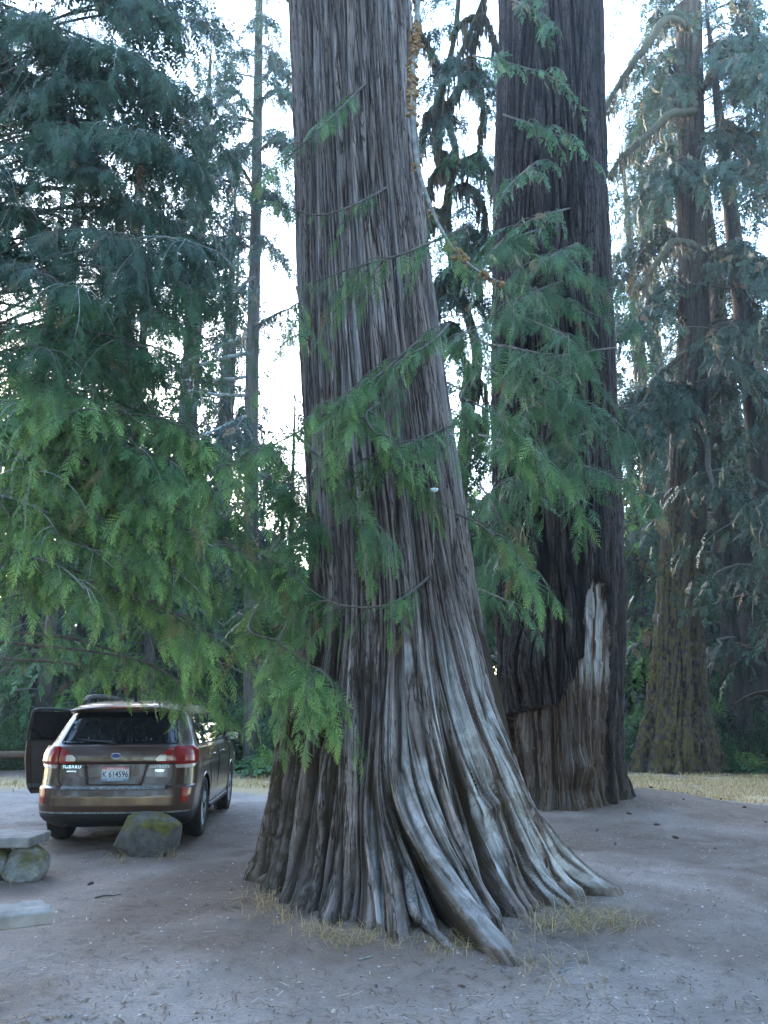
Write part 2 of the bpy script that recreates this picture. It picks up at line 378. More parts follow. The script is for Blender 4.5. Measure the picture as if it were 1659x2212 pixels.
def fronds(L, path, scale, step, rg, start=.15, droop=.7, both=True, t0=.5, tv=.5, tipb=.25):
    """sprays hung alternately along a branch path"""
    path = np.asarray(path); seg = np.linalg.norm(np.diff(path, axis=0), axis=1); cum = np.concatenate([[0], np.cumsum(seg)]); tot = cum[-1]
    s = np.arange(tot * start, tot, step); s = s + rg.uniform(-.3, .3, len(s)) * step; s = np.clip(s, 0, tot * .999)
    if len(s) == 0: s = np.array([tot * .9])
    f = s / tot
    p = np.stack([np.interp(s, cum, path[:, k]) for k in range(3)], -1)
    q = np.stack([np.interp(np.minimum(s + .05, tot), cum, path[:, k]) for k in range(3)], -1)
    q0 = np.stack([np.interp(np.maximum(s - .05, 0), cum, path[:, k]) for k in range(3)], -1)
    T = unit(q - q0); Lt = unit(np.cross(T, UP) + 1e-6)
    sg = np.where(np.arange(len(s)) % 2 == 0, 1, -1)[:, None]
    D = unit(T * rg.uniform(.4, .9, (len(s), 1)) + sg * Lt * rg.uniform(.3, .9, (len(s), 1)) - UP * rg.uniform(.3, 1.2, (len(s), 1)) * droop)
    Nn = unit(UP + .6 * rg.normal(size=(len(s), 3)) + T * .3)
    S = scale * (1.15 - .55 * f) * rg.uniform(.65, 1.2, len(s))
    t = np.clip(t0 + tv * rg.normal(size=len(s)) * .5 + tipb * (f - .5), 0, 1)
    L.add(p, D, Nn, S, t)
    L.add(path[-1], unit(path[-1] - path[-3]) - UP * .2, UP + .3 * rg.normal(size=3), scale * .8, min(1, t0 + tipb))
def droop_path(p0, dirh, L, rise, sag, rg, n=9, curl=.0):
    t = np.linspace(0, 1, n)[:, None]; d = np.array([*dirh, 0.0]); d /= np.linalg.norm(d)
    side = np.array([-d[1], d[0], 0])
    w = np.cumsum(rg.normal(size=(n, 1)) * .03 * L, axis=0) * .6
    z = rise * t - sag * t ** 2 + curl * t ** 4
    return p0 + d * L * t * (1 - .08 * t) + side * w + UP * L * z
def bare_trunk(name, pts, rad, mat, parent, n=20, rough=.05, seed=1, moss=0.0):
    path = smooth_path(pts, 60); r = np.interp(np.linspace(0, 1, 60), np.linspace(0, 1, len(rad)), rad)
    V, F = tube(path, r, n)
    k = 60; a = np.arange(n) / n
    nz = vn(np.broadcast_to(a[None] * 10, (k, n)), np.broadcast_to(path[:, 2:3] * 2, (k, n)), seed, 10).reshape(-1)
    c = np.repeat(path, n, 0); V = c + (V - c) * (1 + rough * (nz - .5) * 2)[:, None]
    A = np.stack([.4 + .6 * nz, nz * 0, np.full(len(nz), moss)], -1)
    return mesh(name, V, F, mat, parent, True, attrs={'bark': A, 'grain': V})
# ---------------------------------------------------------------- conifer generator
def conifer(name, label, base, H, r0, cb, rad, nb, leaf, T, fs, step, seed, group=None, lean=(0, 0), cat='conifer tree', bark='dark_bark', sag=.55, rise=.15, t0=.45, top_pow=.8, az=None, droop=.7, tipk=.4, mossy=0, sub=0):
    rg = np.random.default_rng(seed); b = np.array([base[0], base[1], float(gh(base[0], base[1])) - .05])
    root = thing(name, label, cat, b, 0, group)
    def ax(z): return b + np.array([lean[0] * z / H, lean[1] * z / H, z])
    bare_trunk('trunk', [ax(0), ax(H * .3), ax(H * .65), ax(H)], [r0 * 1.35, r0 * .9, r0 * .6, .02], M[bark], root, 14, .07, seed, mossy)
    L = Leaves(T); WV = []; WF = []; off = 0
    for i in range(nb):
        f = (i + rg.uniform(0, 1)) / nb; z = cb + (H - cb) * f
        a = rg.uniform(0, 2 * math.pi) if az is None else rg.uniform(*az)
        ln = rad * ((1 - f) ** top_pow + .06) * rg.uniform(.7, 1.15)
        pth = droop_path(ax(z), (math.cos(a), math.sin(a)), ln, rise + .5 * f, sag * (1 - .4 * f), rg)
        fronds(L, pth, fs * (1 - .45 * f), step, rg, t0=t0, droop=droop)
        if sub:
            for k in range(sub):
                q = pth[rg.integers(2, 8)]; aa = a + rg.choice([-1, 1]) * rg.uniform(.5, 1.1)
                p2 = droop_path(q, (math.cos(aa), math.sin(aa)), ln * rg.uniform(.3, .5), 0, .6, rg, 6)
                fronds(L, p2, fs * (1 - .45 * f) * .85, step, rg, t0=t0, droop=droop)
        v, F = tube(pth, np.linspace(max(.012, r0 * .16 * (1 - f)), .004, len(pth)), 4); WV.append(v); WF.append(F + off); off += len(v)
    V, F, A = L.arrays(seed, tipk)
    W = np.concatenate(WV); WFc = np.concatenate(WF)
    Vn = np.concatenate([V, W]); Fn = np.concatenate([F, WFc + len(V)])
    A = np.concatenate([A, np.zeros((len(W), 3))]); mi = np.concatenate([np.zeros(len(F)), np.ones(len(WFc))])
    mesh('crown', Vn, Fn, [M[leaf], M['branch']], root, attrs={'tint': A}, mi=mi)
    return root
# ---------------------------------------------------------------- big trunks as height fields
def theta_grid(c, half, fine, coarse):
    a = [c - half]
    while a[-1] < c + half: a.append(a[-1] + fine)
    while a[-1] < c - half + 360 - coarse * .6: a.append(a[-1] + coarse)
    return np.radians(np.array(a))
def grid_faces(nr, nc, wrap=True):
    i = np.arange(nr - 1)[:, None]; j = np.arange(nc if wrap else nc - 1)[None]; j2 = (j + 1) % nc
    return np.stack([i * nc + j, i * nc + j2, (i + 1) * nc + j2, (i + 1) * nc + j], -1).reshape(-1, 4)
def fibre(th, z, r, cell, zc, seed, twist=0.0):
    """stretched ridged noise of fibrous bark, periodic round the trunk; cell in degrees"""
    per = int(round(360 / cell)); t = (np.degrees(th) + twist) / 360 * per
    w = 1.1 * (vn(t * .25, z / (zc * 1.6), seed + 9, max(1, per // 4)) - .5) * 2
    n = vn(t + w * 1.3, z / zc + vn(t * .5, z * 0, seed + 4, max(1, per // 2)) * 7, seed, per)
    return n
def giant_cedar():
    c0 = np.array([.15, 7.6]); zb = float(gh(.15, 7.6)) - .08
    root = thing('giant_cedar', 'giant pale grey old cedar with fluted roots spreading over the dirt, centre of the clearing', 'cedar tree', (c0[0], c0[1], zb))
    th = theta_grid(262, 128, .18, 1.3); nth = len(th)
    zs = axis([(-.22, .6, .009), (.6, 2.2, .014), (2.2, 5, .022), (5, 9.8, .034), (9.8, 14.9, .2)]); nz = len(zs)
    TH, Z = np.meshgrid(th, zs); D = np.degrees(TH) % 360
    # silhouette measured on the photo: (v, left, right)
    tab = [(0, 620, 894), (250, 632, 905), (500, 640, 928), (750, 645, 962), (1000, 655, 1000), (1200, 668, 1030), (1350, 668, 1058), (1500, 645, 1092), (1600, 622, 1118)]
    zt = []; cxs = []; rs = []
    for v, l, r in tab:
        a = P(l, v, 7.5); b = P(r, v, 7.5); zt.append(a[2]); cxs.append((a[0] + b[0]) / 2); rs.append((b[0] - a[0]) / 2)
    o = np.argsort(zt); zt = np.array(zt)[o]; cxs = np.array(cxs)[o]; rs = np.array(rs)[o]
    CX = np.interp(zs, np.concatenate([[0], zt, [15]]), np.concatenate([[c0[0]], cxs, [cxs[-1] - .35]]))
    RB = np.interp(zs, np.concatenate([[0], zt, [15]]), np.concatenate([[.93], rs, [rs[-1] * .88]]))
    k = np.ones(25) / 25; CX = np.convolve(np.pad(CX, 12, 'edge'), k, 'valid'); RB = np.convolve(np.pad(RB, 12, 'edge'), k, 'valid')
    # root ridges traced on the photo (offsets in a 1659 px wide crop), swept round the trunk; then plain ones on the far side
    tr = [([(300, 600), (230, 900), (130, 1150), (78, 1232)], .13), ([(325, 600), (262, 900), (215, 1200), (190, 1400)], .11), ([(400, 600), (350, 850), (320, 1150), (290, 1430)], .11),
          ([(460, 500), (470, 800), (440, 1150), (400, 1480)], .12), ([(530, 300), (530, 700), (505, 1000), (505, 1250), (520, 1500)], .085), ([(560, 200), (565, 700), (535, 950), (560, 1150), (610, 1380), (620, 1500)], .07),
          ([(600, 300), (590, 700), (580, 950), (610, 1100), (670, 1300), (712, 1545)], .085), ([(650, 500), (645, 750), (650, 950), (760, 1130), (900, 1310), (1050, 1480), (1185, 1612)], .115),
          ([(690, 300), (700, 600), (745, 850), (830, 1050), (930, 1220), (1020, 1400), (1060, 1470)], .11), ([(740, 200), (790, 650), (850, 880), (915, 1080), (1010, 1280), (1085, 1450)], .105),
          ([(800, 150), (850, 450), (905, 700), (985, 900), (1075, 1060), (1120, 1250), (1205, 1435)], .125), ([(850, 100), (925, 450), (990, 680), (1065, 860), (1150, 1060), (1230, 1240), (1340, 1385)], .12),
          ([(895, 100), (985, 450), (1050, 680), (1130, 860), (1210, 1040), (1300, 1200), (1425, 1345)], .10), ([(930, 50), (1030, 450), (1100, 700), (1180, 880), (1280, 1040), (1400, 1190), (1545, 1335)], .13)]
    cax = lambda z: np.interp(z, zs, CX)
    ridges = []
    for pp, wm in tr:
        pp = [(494 + .549 * a, 1207 + .549 * c) for a, c in pp]; g = G(*pp[-1]); Rt = math.hypot(g[0] - cax(0), g[1] - c0[1]); ta = math.degrees(math.atan2(g[1] - c0[1], g[0] - cax(0)))
        zz = [0.0]; aa = [ta]; h = .60 if Rt < 2 else .62; R0 = float(np.interp(0, zs, RB)) + .1
        for u, v in pp[:-1][::-1]:
            yv = (1106 - v) / FPX; dr = np.array([(u - 829.5) / FPX, cp - yv * sp_, sp_ + yv * cp]); t = np.linspace(3.5, 9, 2200)
            q = np.array([0, 0, CAMH]) + t[:, None] * dr; zq = q[:, 2] - zb
            Rq = np.interp(zq, zs, RB) + .06 + max(Rt - 1.05, 0) * np.exp(-(np.maximum(zq - .13, 0) / h) ** .85)
            hit = (np.hypot(q[:, 0] - cax(zq), q[:, 1] - c0[1]) < Rq) & (zq > 0)
            if not hit.any(): continue
            q = q[np.argmax(hit)]; z = q[2] - zb
            if z > zz[-1] + .02: zz.append(z); aa.append(math.degrees(math.atan2(q[1] - c0[1], q[0] - cax(z))))
        aa = np.unwrap(np.radians(aa)); aa = np.degrees(aa) % 360 if aa[0] > -10 else np.degrees(aa)
        aa = np.degrees(np.unwrap(np.radians(aa)))
        if pp[-1][0] < 560 or Rt < 0: aa = np.full(len(aa), aa[0]) + np.linspace(0, 1, len(aa)) * 8
        za = np.arange(0, 15, .05); ker = np.exp(-(np.arange(-12, 13) / 5.0) ** 2); ker /= ker.sum()
        az_s = np.convolve(np.pad(np.interp(za, zz, aa), 12, 'edge'), ker, 'valid'); ridges.append((np.interp(zs, za, az_s), Rt, wm, h))
    mids = []
    for q0, q1 in zip(ridges[:-1], ridges[1:]):
        gap = abs(q1[0][25] - q0[0][25])
        for f_ in ((.5,) if gap < 17 else (.33, .67)):
            mids.append((q0[0] * (1 - f_) + q1[0] * f_ + 1.5 * np.sin(zs * 1.3 + gap), min(q0[1], q1[1]) * .80 + .20 + .02 * math.sin(gap * 3), .075, .62))
    ridges += mids
    for a, Rt in ((28, 1.7), (58, 1.5), (86, 1.7), (116, 1.5), (140, 1.6)): ridges.append((np.full(nz, float(a)), Rt, .2, .5))
    core = .10 * np.exp(-Z / .8) + .08 * np.exp(-Z / .12)
    flare = np.zeros_like(Z); crest = np.zeros_like(Z); ridge = np.zeros_like(Z)
    lump = fbm(D / 6, Z * 2.2, 22, 3) - .45
    for i, (az_, Rt, wm, h) in enumerate(ridges):
        wob = 1.2 * np.sin(Z * 3.1 + i * 1.7) * np.exp(-Z / 3)
        dd = (D - az_[:, None] - wob + 180) % 360 - 180
        amp = np.maximum(Rt - 1.10, 0) * np.exp(-(np.maximum(Z - .13, 0) / h) ** .85) * (1 + .10 * lump)
        rr = RB[:, None] + .5 * amp
        m = np.radians(dd) * rr / (wm * (1.0 + .15 * np.exp(-Z / .3)) * (1 + .12 * lump) + .02 * sstep(1, 3, Z))
        b = np.sqrt(np.clip(1 - np.abs(m) ** 2.2, 0, 1)) * .8 + .2 * np.exp(-m ** 2)
        flare = np.maximum(flare, b * amp)
        ridge = np.maximum(ridge, b * (.15 * np.exp(-Z / 1.7) + .02) * (1 + .4 * np.sin(i * 4.1 + Z)))
        crest = np.maximum(crest, np.clip(b, 0, 1))
    left = np.exp(-((D - 188) / 38) ** 2)
    r = RB[:, None] + core * (1 - .15 * left) + flare + ridge - (.09 * np.exp(-Z / 1.7) + .012) + .020 * (fbm(D / 2.2, Z * 5, 23, 3) - .45) * np.exp(-Z / 5)
    # secondary flutes; the grain follows the ridges
    az_all = np.array([q[0] % 360 for q in ridges]); a00 = az_all[:, 0]; o_ = np.argsort(a00); az_all = az_all[o_]; a00 = a00[o_]
    THg = np.empty_like(TH)
    for k_ in range(nz):
        s_ = az_all[:, k_]; dlt = (s_ - a00 + 180) % 360 - 180; s_ = a00 + dlt; o2 = np.argsort(s_)
        xs_ = np.concatenate([s_[o2][-2:] - 360, s_[o2], s_[o2][:2] + 360]); ds_ = dlt[o2]; ds_ = np.concatenate([ds_[-2:], ds_, ds_[:2]])
        THg[k_] = np.radians(D[k_] - np.interp(D[k_], xs_, ds_))
    TH0 = TH; TH = THg % (2 * np.pi)
    f1 = fibre(TH, Z, r, 9, 2.6, 1); f1 = 1 - np.abs(2 * f1 - 1)
    r = r - (.045 * np.exp(-Z / 2.6) + .020) * f1 ** 5
    f2 = fibre(TH, Z, r, 3.2, 1.1, 2); rid2 = 1 - np.abs(2 * f2 - 1)
    r = r - (.040 * np.exp(-Z / 5) + .018) * rid2 ** 4
    f3 = fibre(TH, Z, r, 1.25, .5, 3); rid3 = 1 - np.abs(2 * f3 - 1)
    r = r - .022 * rid3 ** 4
    f5 = fibre(TH, Z, r, 5.2, .9, 8); r = r - .030 * np.exp(-Z / 3) * (1 - np.abs(2 * f5 - 1)) ** 8
    f4 = fibre(TH, Z, r, .55, .22, 5); r = r + .006 * (f4 - .5) - .014 * (fbm(np.degrees(TH) / 1.3, Z * 3, 19, 3) > .60) * np.exp(-Z / 4)
    TH = TH0
    # burl on a front right root
    bu = np.exp(-(((D - 305 + 180) % 360 - 180) / 4.2) ** 2 - ((Z - .80) / .07) ** 2); r = r + .07 * bu
    cy_ = c0[1] + 0 * zs
    X = CX[:, None] + r * np.cos(TH); Yy = cy_[:, None] + r * np.sin(TH)
    V = np.stack([X, Yy, Z + zb], -1).reshape(-1, 3)
    furrow = np.clip(.15 + .95 * crest - .75 * rid2 ** 2 - .5 * rid3 ** 2 - .35 * f1 ** 3, 0, 1)  # low between ridges, so shade is also put into the gaps
    furrow = np.where(Z > 2.2, np.clip(1 - .75 * rid2 ** 2 - .45 * rid3 ** 2, 0, 1) * sstep(2.0, 2.6, Z) + furrow * (1 - sstep(2.0, 2.6, Z)), furrow)
    DG = np.degrees(THg) % 360; ns = fbm(DG / 7, Z * 1.3, 51, 3)
    nd = fbm(DG / 2.0 + 1.2 * fbm(DG / 5, Z * 2, 53, 2), Z * .6, 52, 4)
    lo_ = .50 - .035 * sstep(292, 305, DG) ; pale = .95 * sstep(lo_, lo_ + .02, nd) * sstep(.50, .62, ns + .16 + .12 * sstep(292, 305, DG)) * (1 - .65 * np.exp(-((DG - 286) / 6) ** 2)) * sstep(.35, .7, crest) * sstep(250, 275, np.where(D < 30, D + 360, D)) * sstep(2.6, 1.3, Z) * (1 - .7 * rid3 ** 2) * .9
    pale = pale * sstep(.02, .22, Z + .12 * (ns - .45)); pale = np.clip(pale + .25 * sstep(.5, .7, fbm(DG / 4, Z * .5, 57, 3)) * sstep(1.5, 4, Z), 0, 1)
    moss = np.clip((1.15 - crest * .9) * sstep(2.8, .8, Z) * 1.3 + .45 * np.exp(-((D - 168) / 30) ** 2) * sstep(2.6, .5, Z), 0, 1) * (1 - .5 * sstep(.25, .0, Z))
    A = np.stack([furrow, pale, moss], -1).reshape(-1, 3)
    rs_ = np.gradient(r, zs, axis=0); sl_ = np.cumsum(np.sqrt(1 + np.clip(rs_, -3, 3) ** 2) * np.gradient(zs)[:, None], axis=0)
    sl_ = sl_ - sl_[-1:] + 15; GR = np.stack([np.unwrap(THg, axis=1) * .95, 0 * sl_, sl_], -1).reshape(-1, 3)
    mesh('trunk', V, grid_faces(nz, nth), M['cedar_bark'], root, True, attrs={'bark': A, 'grain': GR})
    # thin surface root snaking off between two big ones
    pts = [(c0[0] + .02, c0[1] - 1.25, .42), G(893, 1962, .17), G(915, 1990, .09), G(960, 2035, .05), G(1000, 2072, .01), G(1030, 2095, -.02)]
    V, F = tube(smooth_path(pts, 40), np.linspace(.045, .016, 40), 10)
    mesh('surface_root', V, F, M['cedar_bark'], root, True, attrs={'bark': np.tile([.8, .1, .3], (len(V), 1)), 'grain': V[:, [0, 2, 1]]})
    pts = [G(585, 1895, .12), G(560, 1905, .04), G(535, 1915, .0)]
    V, F = tube(smooth_path(pts, 20), np.linspace(.05, .02, 20), 10)
    mesh('surface_root', V, F, M['cedar_bark'], root, True, attrs={'bark': np.tile([.3, 0, .6], (len(V), 1)), 'grain': V[:, [1, 2, 0]]})
    return root
CEDAR = giant_cedar()
def traced(parent, pts, scale, step, seed, mat='leaf_near', T=None, start=.15, r=.014, wood='branch', t0=.5, droop=.8, nsub=0, sublen=.45, tipk=.75, mossr=0):
    rg = np.random.default_rng(seed); path = smooth_path([P(*p) for p in pts], 24)
    o = MB(); off = np.array(parent_off(parent)); o.tube(path - off, np.linspace(r, r * .3, 24), 6)
    L = Leaves(T or TA); fronds(L, path, scale, step, rg, start, droop, t0=t0)
    for k in range(nsub):
        i = rg.integers(int(24 * start), 22); q = path[i]; T_ = unit(path[i + 1] - path[i]); lat = unit(np.cross(T_, UP)) * rg.choice([-1, 1])
        d = T_ * rg.uniform(.3, .8) + lat * rg.uniform(.1, .7); ln = sublen * rg.uniform(.6, 1.3)
        pth = droop_path(q, d[:2], ln, 0, rg.uniform(.6, 1.4), rg, 8); o.tube(pth - off, np.linspace(r * .45, .002, 8), 4)
        fronds(L, pth, scale * .9, step, rg, .1, droop, t0=t0)
    b = o.build('branch', M[wood], parent, True)
    L.build('foliage', M[mat], b, seed, tipk)
    return b
# ---------------------------------------------------------------- giant cedar's hanging branches
for i, (pts, s, st, ns) in enumerate([
    ([(1010, 488, 6.7), (880, 545, 6.2), (760, 580, 6.1), (670, 612, 6.0)], .32, .085, 7),
    ([(905, 735, 6.75), (830, 800, 6.3), (740, 870, 6.1), (640, 935, 6.0), (540, 985, 5.9), (440, 1030, 5.9)], .34, .075, 17),
    ([(985, 915, 6.8), (880, 960, 6.3), (800, 985, 6.2), (730, 1030, 6.1)], .33, .075, 8),
    ([(835, 405, 6.95), (760, 445, 6.6), (680, 465, 6.5), (610, 440, 6.5)], .30, .12, 3),
    ([(790, 180, 6.9), (700, 270, 6.4), (615, 345, 6.3)], .36, .09, 5),
    ([(940, 1235, 6.9), (860, 1297, 6.5), (780, 1312, 6.4), (690, 1288, 6.3), (600, 1205, 6.3)], .26, .07, 7),
    ([(640, 940, 6.6), (700, 1000, 6.2), (760, 1090, 6.1), (780, 1150, 6.1)], .32, .075, 8),
    ([(820, 870, 6.7), (790, 900, 6.1), (830, 960, 6.0), (870, 1010, 6.0)], .30, .06, 8),
    ([(1000, 860, 7.0), (1060, 890, 6.8), (1120, 940, 6.7), (1170, 1010, 6.7)], .34, .06, 12),
    ([(985, 1110, 7.0), (1030, 1130, 6.9), (1080, 1170, 6.8), (1125, 1230, 6.8)], .28, .07, 6),
    ([(970, 700, 7.0), (930, 740, 6.4), (850, 790, 6.2), (800, 850, 6.1)], .3, .07, 6),
    ([(640, 620, 7.0), (655, 680, 6.7), (660, 740, 6.6)], .32, .06, 5),
]): traced(CEDAR, pts, s, st, 100 + i, nsub=ns, t0=[.45, .6, .3, .5][i % 4])
# dead branch with orange lichen hanging beside the trunk
pts = smooth_path([P(905, -160, 6.9), P(903, 0, 6.75), P(893, 130, 6.7), P(893, 260, 6.6), P(903, 360, 6.6), P(940, 470, 6.5), P(985, 545, 6.4), P(1040, 590, 6.4), P(1083, 612, 6.4)], 90)
offc = np.array(parent_off(CEDAR)); o = MB(); o.tube(pts - offc, np.linspace(.027, .008, 90) * (1 + .3 * np.random.default_rng(3).random(90)), 10)
db = o.build('dead_branch', M['branch_pale'], CEDAR, True); db['label'] = 'pale bare dead branch hanging with orange lichen clumps'
rg = np.random.default_rng(5); o = MB()
for k in range(420):
    f = rg.choice([rg.normal() * .02 + .10, rg.normal() * .025 + .22, rg.normal() * .018 + .30, .36 + rg.normal() * .012, rg.choice([.5, .62, .74, .80, .9, .97]) + rg.normal() * .008], p=[.25, .32, .2, .08, .15]); f = min(max(f, 0), 1); i = int(f * 89); q = pts[i] + rg.normal(size=3) * np.array([.026, .02, .03])
    s = rg.uniform(.010, .030); th = np.linspace(0, np.pi, 4)
    V = []; 
    for a in np.linspace(.2, np.pi - .2, 4):
        for b in np.linspace(0, 2 * np.pi, 6, endpoint=False):
            V.append(q + s * rg.uniform(.7, 1.3) * np.array([math.sin(a) * math.cos(b), math.sin(a) * math.sin(b), math.cos(a)]))
    V = np.array(V); o.add(V - offc, grid_faces(4, 6))
o.build('lichen', M['lichen_o'], db, False)
# small pale cord with a knot hanging on the trunk
kp = P(938, 1058, 6.55)
cr = thing('hanging_cord', 'thin pale cord with a small white knot hanging against the giant cedar trunk', 'cord', kp)
o = MB(); o.tube(smooth_path([(0, 0, 0), (-.005, 0, -.15), (-.01, 0, -.35), (-.015, 0, -.6)], 12), .0045, 5); o.build('cord', M['branch_pale'], cr)
white = flat('white_plastic', (.7, .72, .74), .5)
o = MB(); o.tube([(-.03, 0, .012), (-.022, 0, .0), (.0, -.01, -.004), (.022, 0, .0), (.03, 0, .012)], [.008, .016, .02, .016, .008], 8); o.build('knot', white, cr, True)
# ---------------------------------------------------------------- second giant: dark fir bark, exposed wood
def burly_fir():
    c0 = np.array([2.86, 13.0]); zb = float(gh(2.2, 12.0)) - .1
    root = thing('old_fir', 'huge dark barked fir with burls and a strip of bare wood beyond the giant cedar', 'fir tree', (c0[0], c0[1], zb))
    th = theta_grid(268, 105, .25, 1.5); zs = axis([(-.05, 5, .025), (5, 12, .05), (12, 20, .3)])
    TH, Z = np.meshgrid(th, zs); D = np.degrees(TH) % 360
    tab = [(0, 1083, 1300), (400, 1070, 1310), (800, 1066, 1326), (1100, 1068, 1340), (1300, 1072, 1348), (1500, 1080, 1342), (1640, 1095, 1338)]
    zt = []; cxs = []; rs = []
    for v, l, r in tab:
        a = P(l, v, 12.9); b = P(r, v, 12.9); zt.append(a[2]); cxs.append((a[0] + b[0]) / 2); rs.append((b[0] - a[0]) / 2)
    o = np.argsort(zt); zt = np.array(zt)[o]; cxs = np.array(cxs)[o]; rs = np.array(rs)[o]
    CX = np.interp(zs, zt, cxs); RB = np.interp(zs, zt, rs); CX = CX + np.where(zs > zt[-1], (zs - zt[-1]) * -.02, 0)
    flare = .10 * np.exp(-Z / .5) + np.zeros_like(Z)
    for a, am, w in ((335, .55, 9), (300, .22, 8), (268, .2, 12), (240, .3, 9), (210, .35, 10), (20, .5, 10), (90, .5, 12), (150, .5, 12)):
        dd = (D - a + 180) % 360 - 180; flare = np.maximum(flare, am * np.exp(-(dd / w) ** 2) * np.exp(-(Z / .35) ** .9))
    r = RB[:, None] + flare
    # furrowed bark: blocky plates
    f1 = fibre(TH, Z, r, 5.5, 1.3, 61); r1 = 1 - np.abs(2 * f1 - 1); f2 = fibre(TH, Z, r, 2.2, .45, 62); r2 = 1 - np.abs(2 * f2 - 1)
    f3 = fibre(TH, Z, r, 1.0, .18, 63)
    bark = .03 - .09 * r1 ** 4 - .035 * r2 ** 3 + .02 * (f3 - .5) + .10 * (fbm(D / 5, Z * 3, 66, 4) - .45) * sstep(9, 2, Z) - .03 * (vn(D / 3.2, Z * 3.3, 67) > .72) * (1 - r1)
    # exposed wood mask, angle/height: strip narrow at top, wide below
    def ang(u, v): q = P(u, v, 12.1); i = np.argmin(abs(zs + zb - q[2])); return math.degrees(math.asin(np.clip((q[0] - CX[i]) / RB[i], -1, 1))), q[2] - zb
    cut = [(1240, 1284, 1300), (1275, 1266, 1322), (1344, 1251, 1332), (1421, 1256, 1334), (1481, 1226, 1335), (1520, 1204, 1335), (1545, 1110, 1334), (1640, 1080, 1333), (1720, 1080, 1328), (1790, 1090, 1316)]
    zc = []; la = []; ra = []
    for v, l, r_ in cut:
        a, z = ang(l, v); b, _ = ang(r_, v); zc.append(z); la.append(a); ra.append(b)
    zc = np.array(zc)[::-1]; la = np.array(la)[::-1]; ra = np.array(ra)[::-1]
    A_ = ((D - 270 + 180) % 360 - 180)
    jag = 9 * (fbm(D / 3, Z * 3.5, 71, 4) - .45)
    LA = np.interp(Z, zc, la) + jag; RA = np.interp(Z, zc, ra) + 6 * (fbm(D * 0 + 3, Z * 4, 79, 3) - .45)
    ztop = zc.max() + .22 * (vn(D / 2.6, D * 0, 72) - .7)
    inside = sstep(0, 1.2, A_ - LA) * sstep(0, 3.5, RA - A_) * sstep(ztop, ztop - .05, Z)
    wf = fibre(TH, Z, r, 1.2, 1.6, 81); wf2 = fibre(TH, Z, r, .5, .3, 82); wf3 = fibre(TH, Z, r, 5, 3, 83)
    wood = -.13 - .03 * (1 - np.abs(2 * wf - 1)) ** 2 + .012 * (wf2 - .5) - .03 * (1 - np.abs(2 * wf3 - 1)) ** 3 + .06 * (fbm(D / 4, Z * 2.5, 88, 4) - .45) + .03 * (vn(D / 2, Z * 6, 89) > .62)
    r = r + bark * (1 - inside) + wood * inside
    def bulge(u, v, su, sz, am):
        global_a, z = ang(u, v); return am * np.exp(-((A_ - global_a) / su) ** 2 - ((Z - z) / sz) ** 2)
    r = r + bulge(1150, 1430, 22, .42, .26) * (1 - inside * .6) + bulge(1255, 1655, 15, .17, .17) + bulge(1130, 1600, 10, .35, .12) - bulge(1250, 1712, 18, .10, .10) - bulge(1150, 1538, 16, .05, .10) * (1 - inside)
    rimb = sstep(0, 4, A_ - LA + 4) * sstep(0, 4, 2 - (A_ - LA)); r = r + .05 * rimb * (1 - inside) * sstep(ztop, ztop - .3, Z)
    V = np.stack([CX[:, None] + r * np.cos(TH), c0[1] + r * np.sin(TH), Z + zb], -1).reshape(-1, 3)
    fur = np.clip(1 - .8 * r1 ** 2 - .5 * r2 ** 2, 0, 1) * (1 - inside) + inside * (.45 + .55 * sstep(.35, .6, fbm(D / 5, Z * 1.4, 92, 3) + .25 * sstep(1.2, 2.2, Z))) * np.clip(1 - .8 * (1 - np.abs(2 * wf - 1)) ** 2, 0, 1)
    pale = inside * sstep(.34, .5, fbm(D / 4, Z * 1.1, 91, 3)) * np.clip(.15 + 1.1 * sstep(1.7, 2.4, Z), 0, 1)
    patch = np.exp(-((Z - ang(1240, 1455)[1]) / .22) ** 2) * sstep(4, 1, np.abs(A_ - LA + 1)) * .9
    pale = np.clip(pale + patch, 0, 1); moss = np.clip(.6 * np.exp(-Z / .3), 0, 1)
    A = np.stack([fur, pale, moss], -1).reshape(-1, 3)
    F = grid_faces(len(zs), len(th)); fi = inside.reshape(-1)[F].mean(1) > .5
    for nm, sel, mt in (('trunk', ~fi, 'fir_bark'), ('exposed_wood', fi, 'bare_wood')):
        f = F[sel]; used = np.unique(f); mp = np.zeros(len(V), int); mp[used] = np.arange(len(used))
        ob = mesh(nm, V[used], mp[f], M[mt], root, True, attrs={'bark': A[used]})
    ob['label'] = 'torn strip of bare weathered orange and grey wood'
    return root
FIR = burly_fir()
rgB = np.random.default_rng(44)
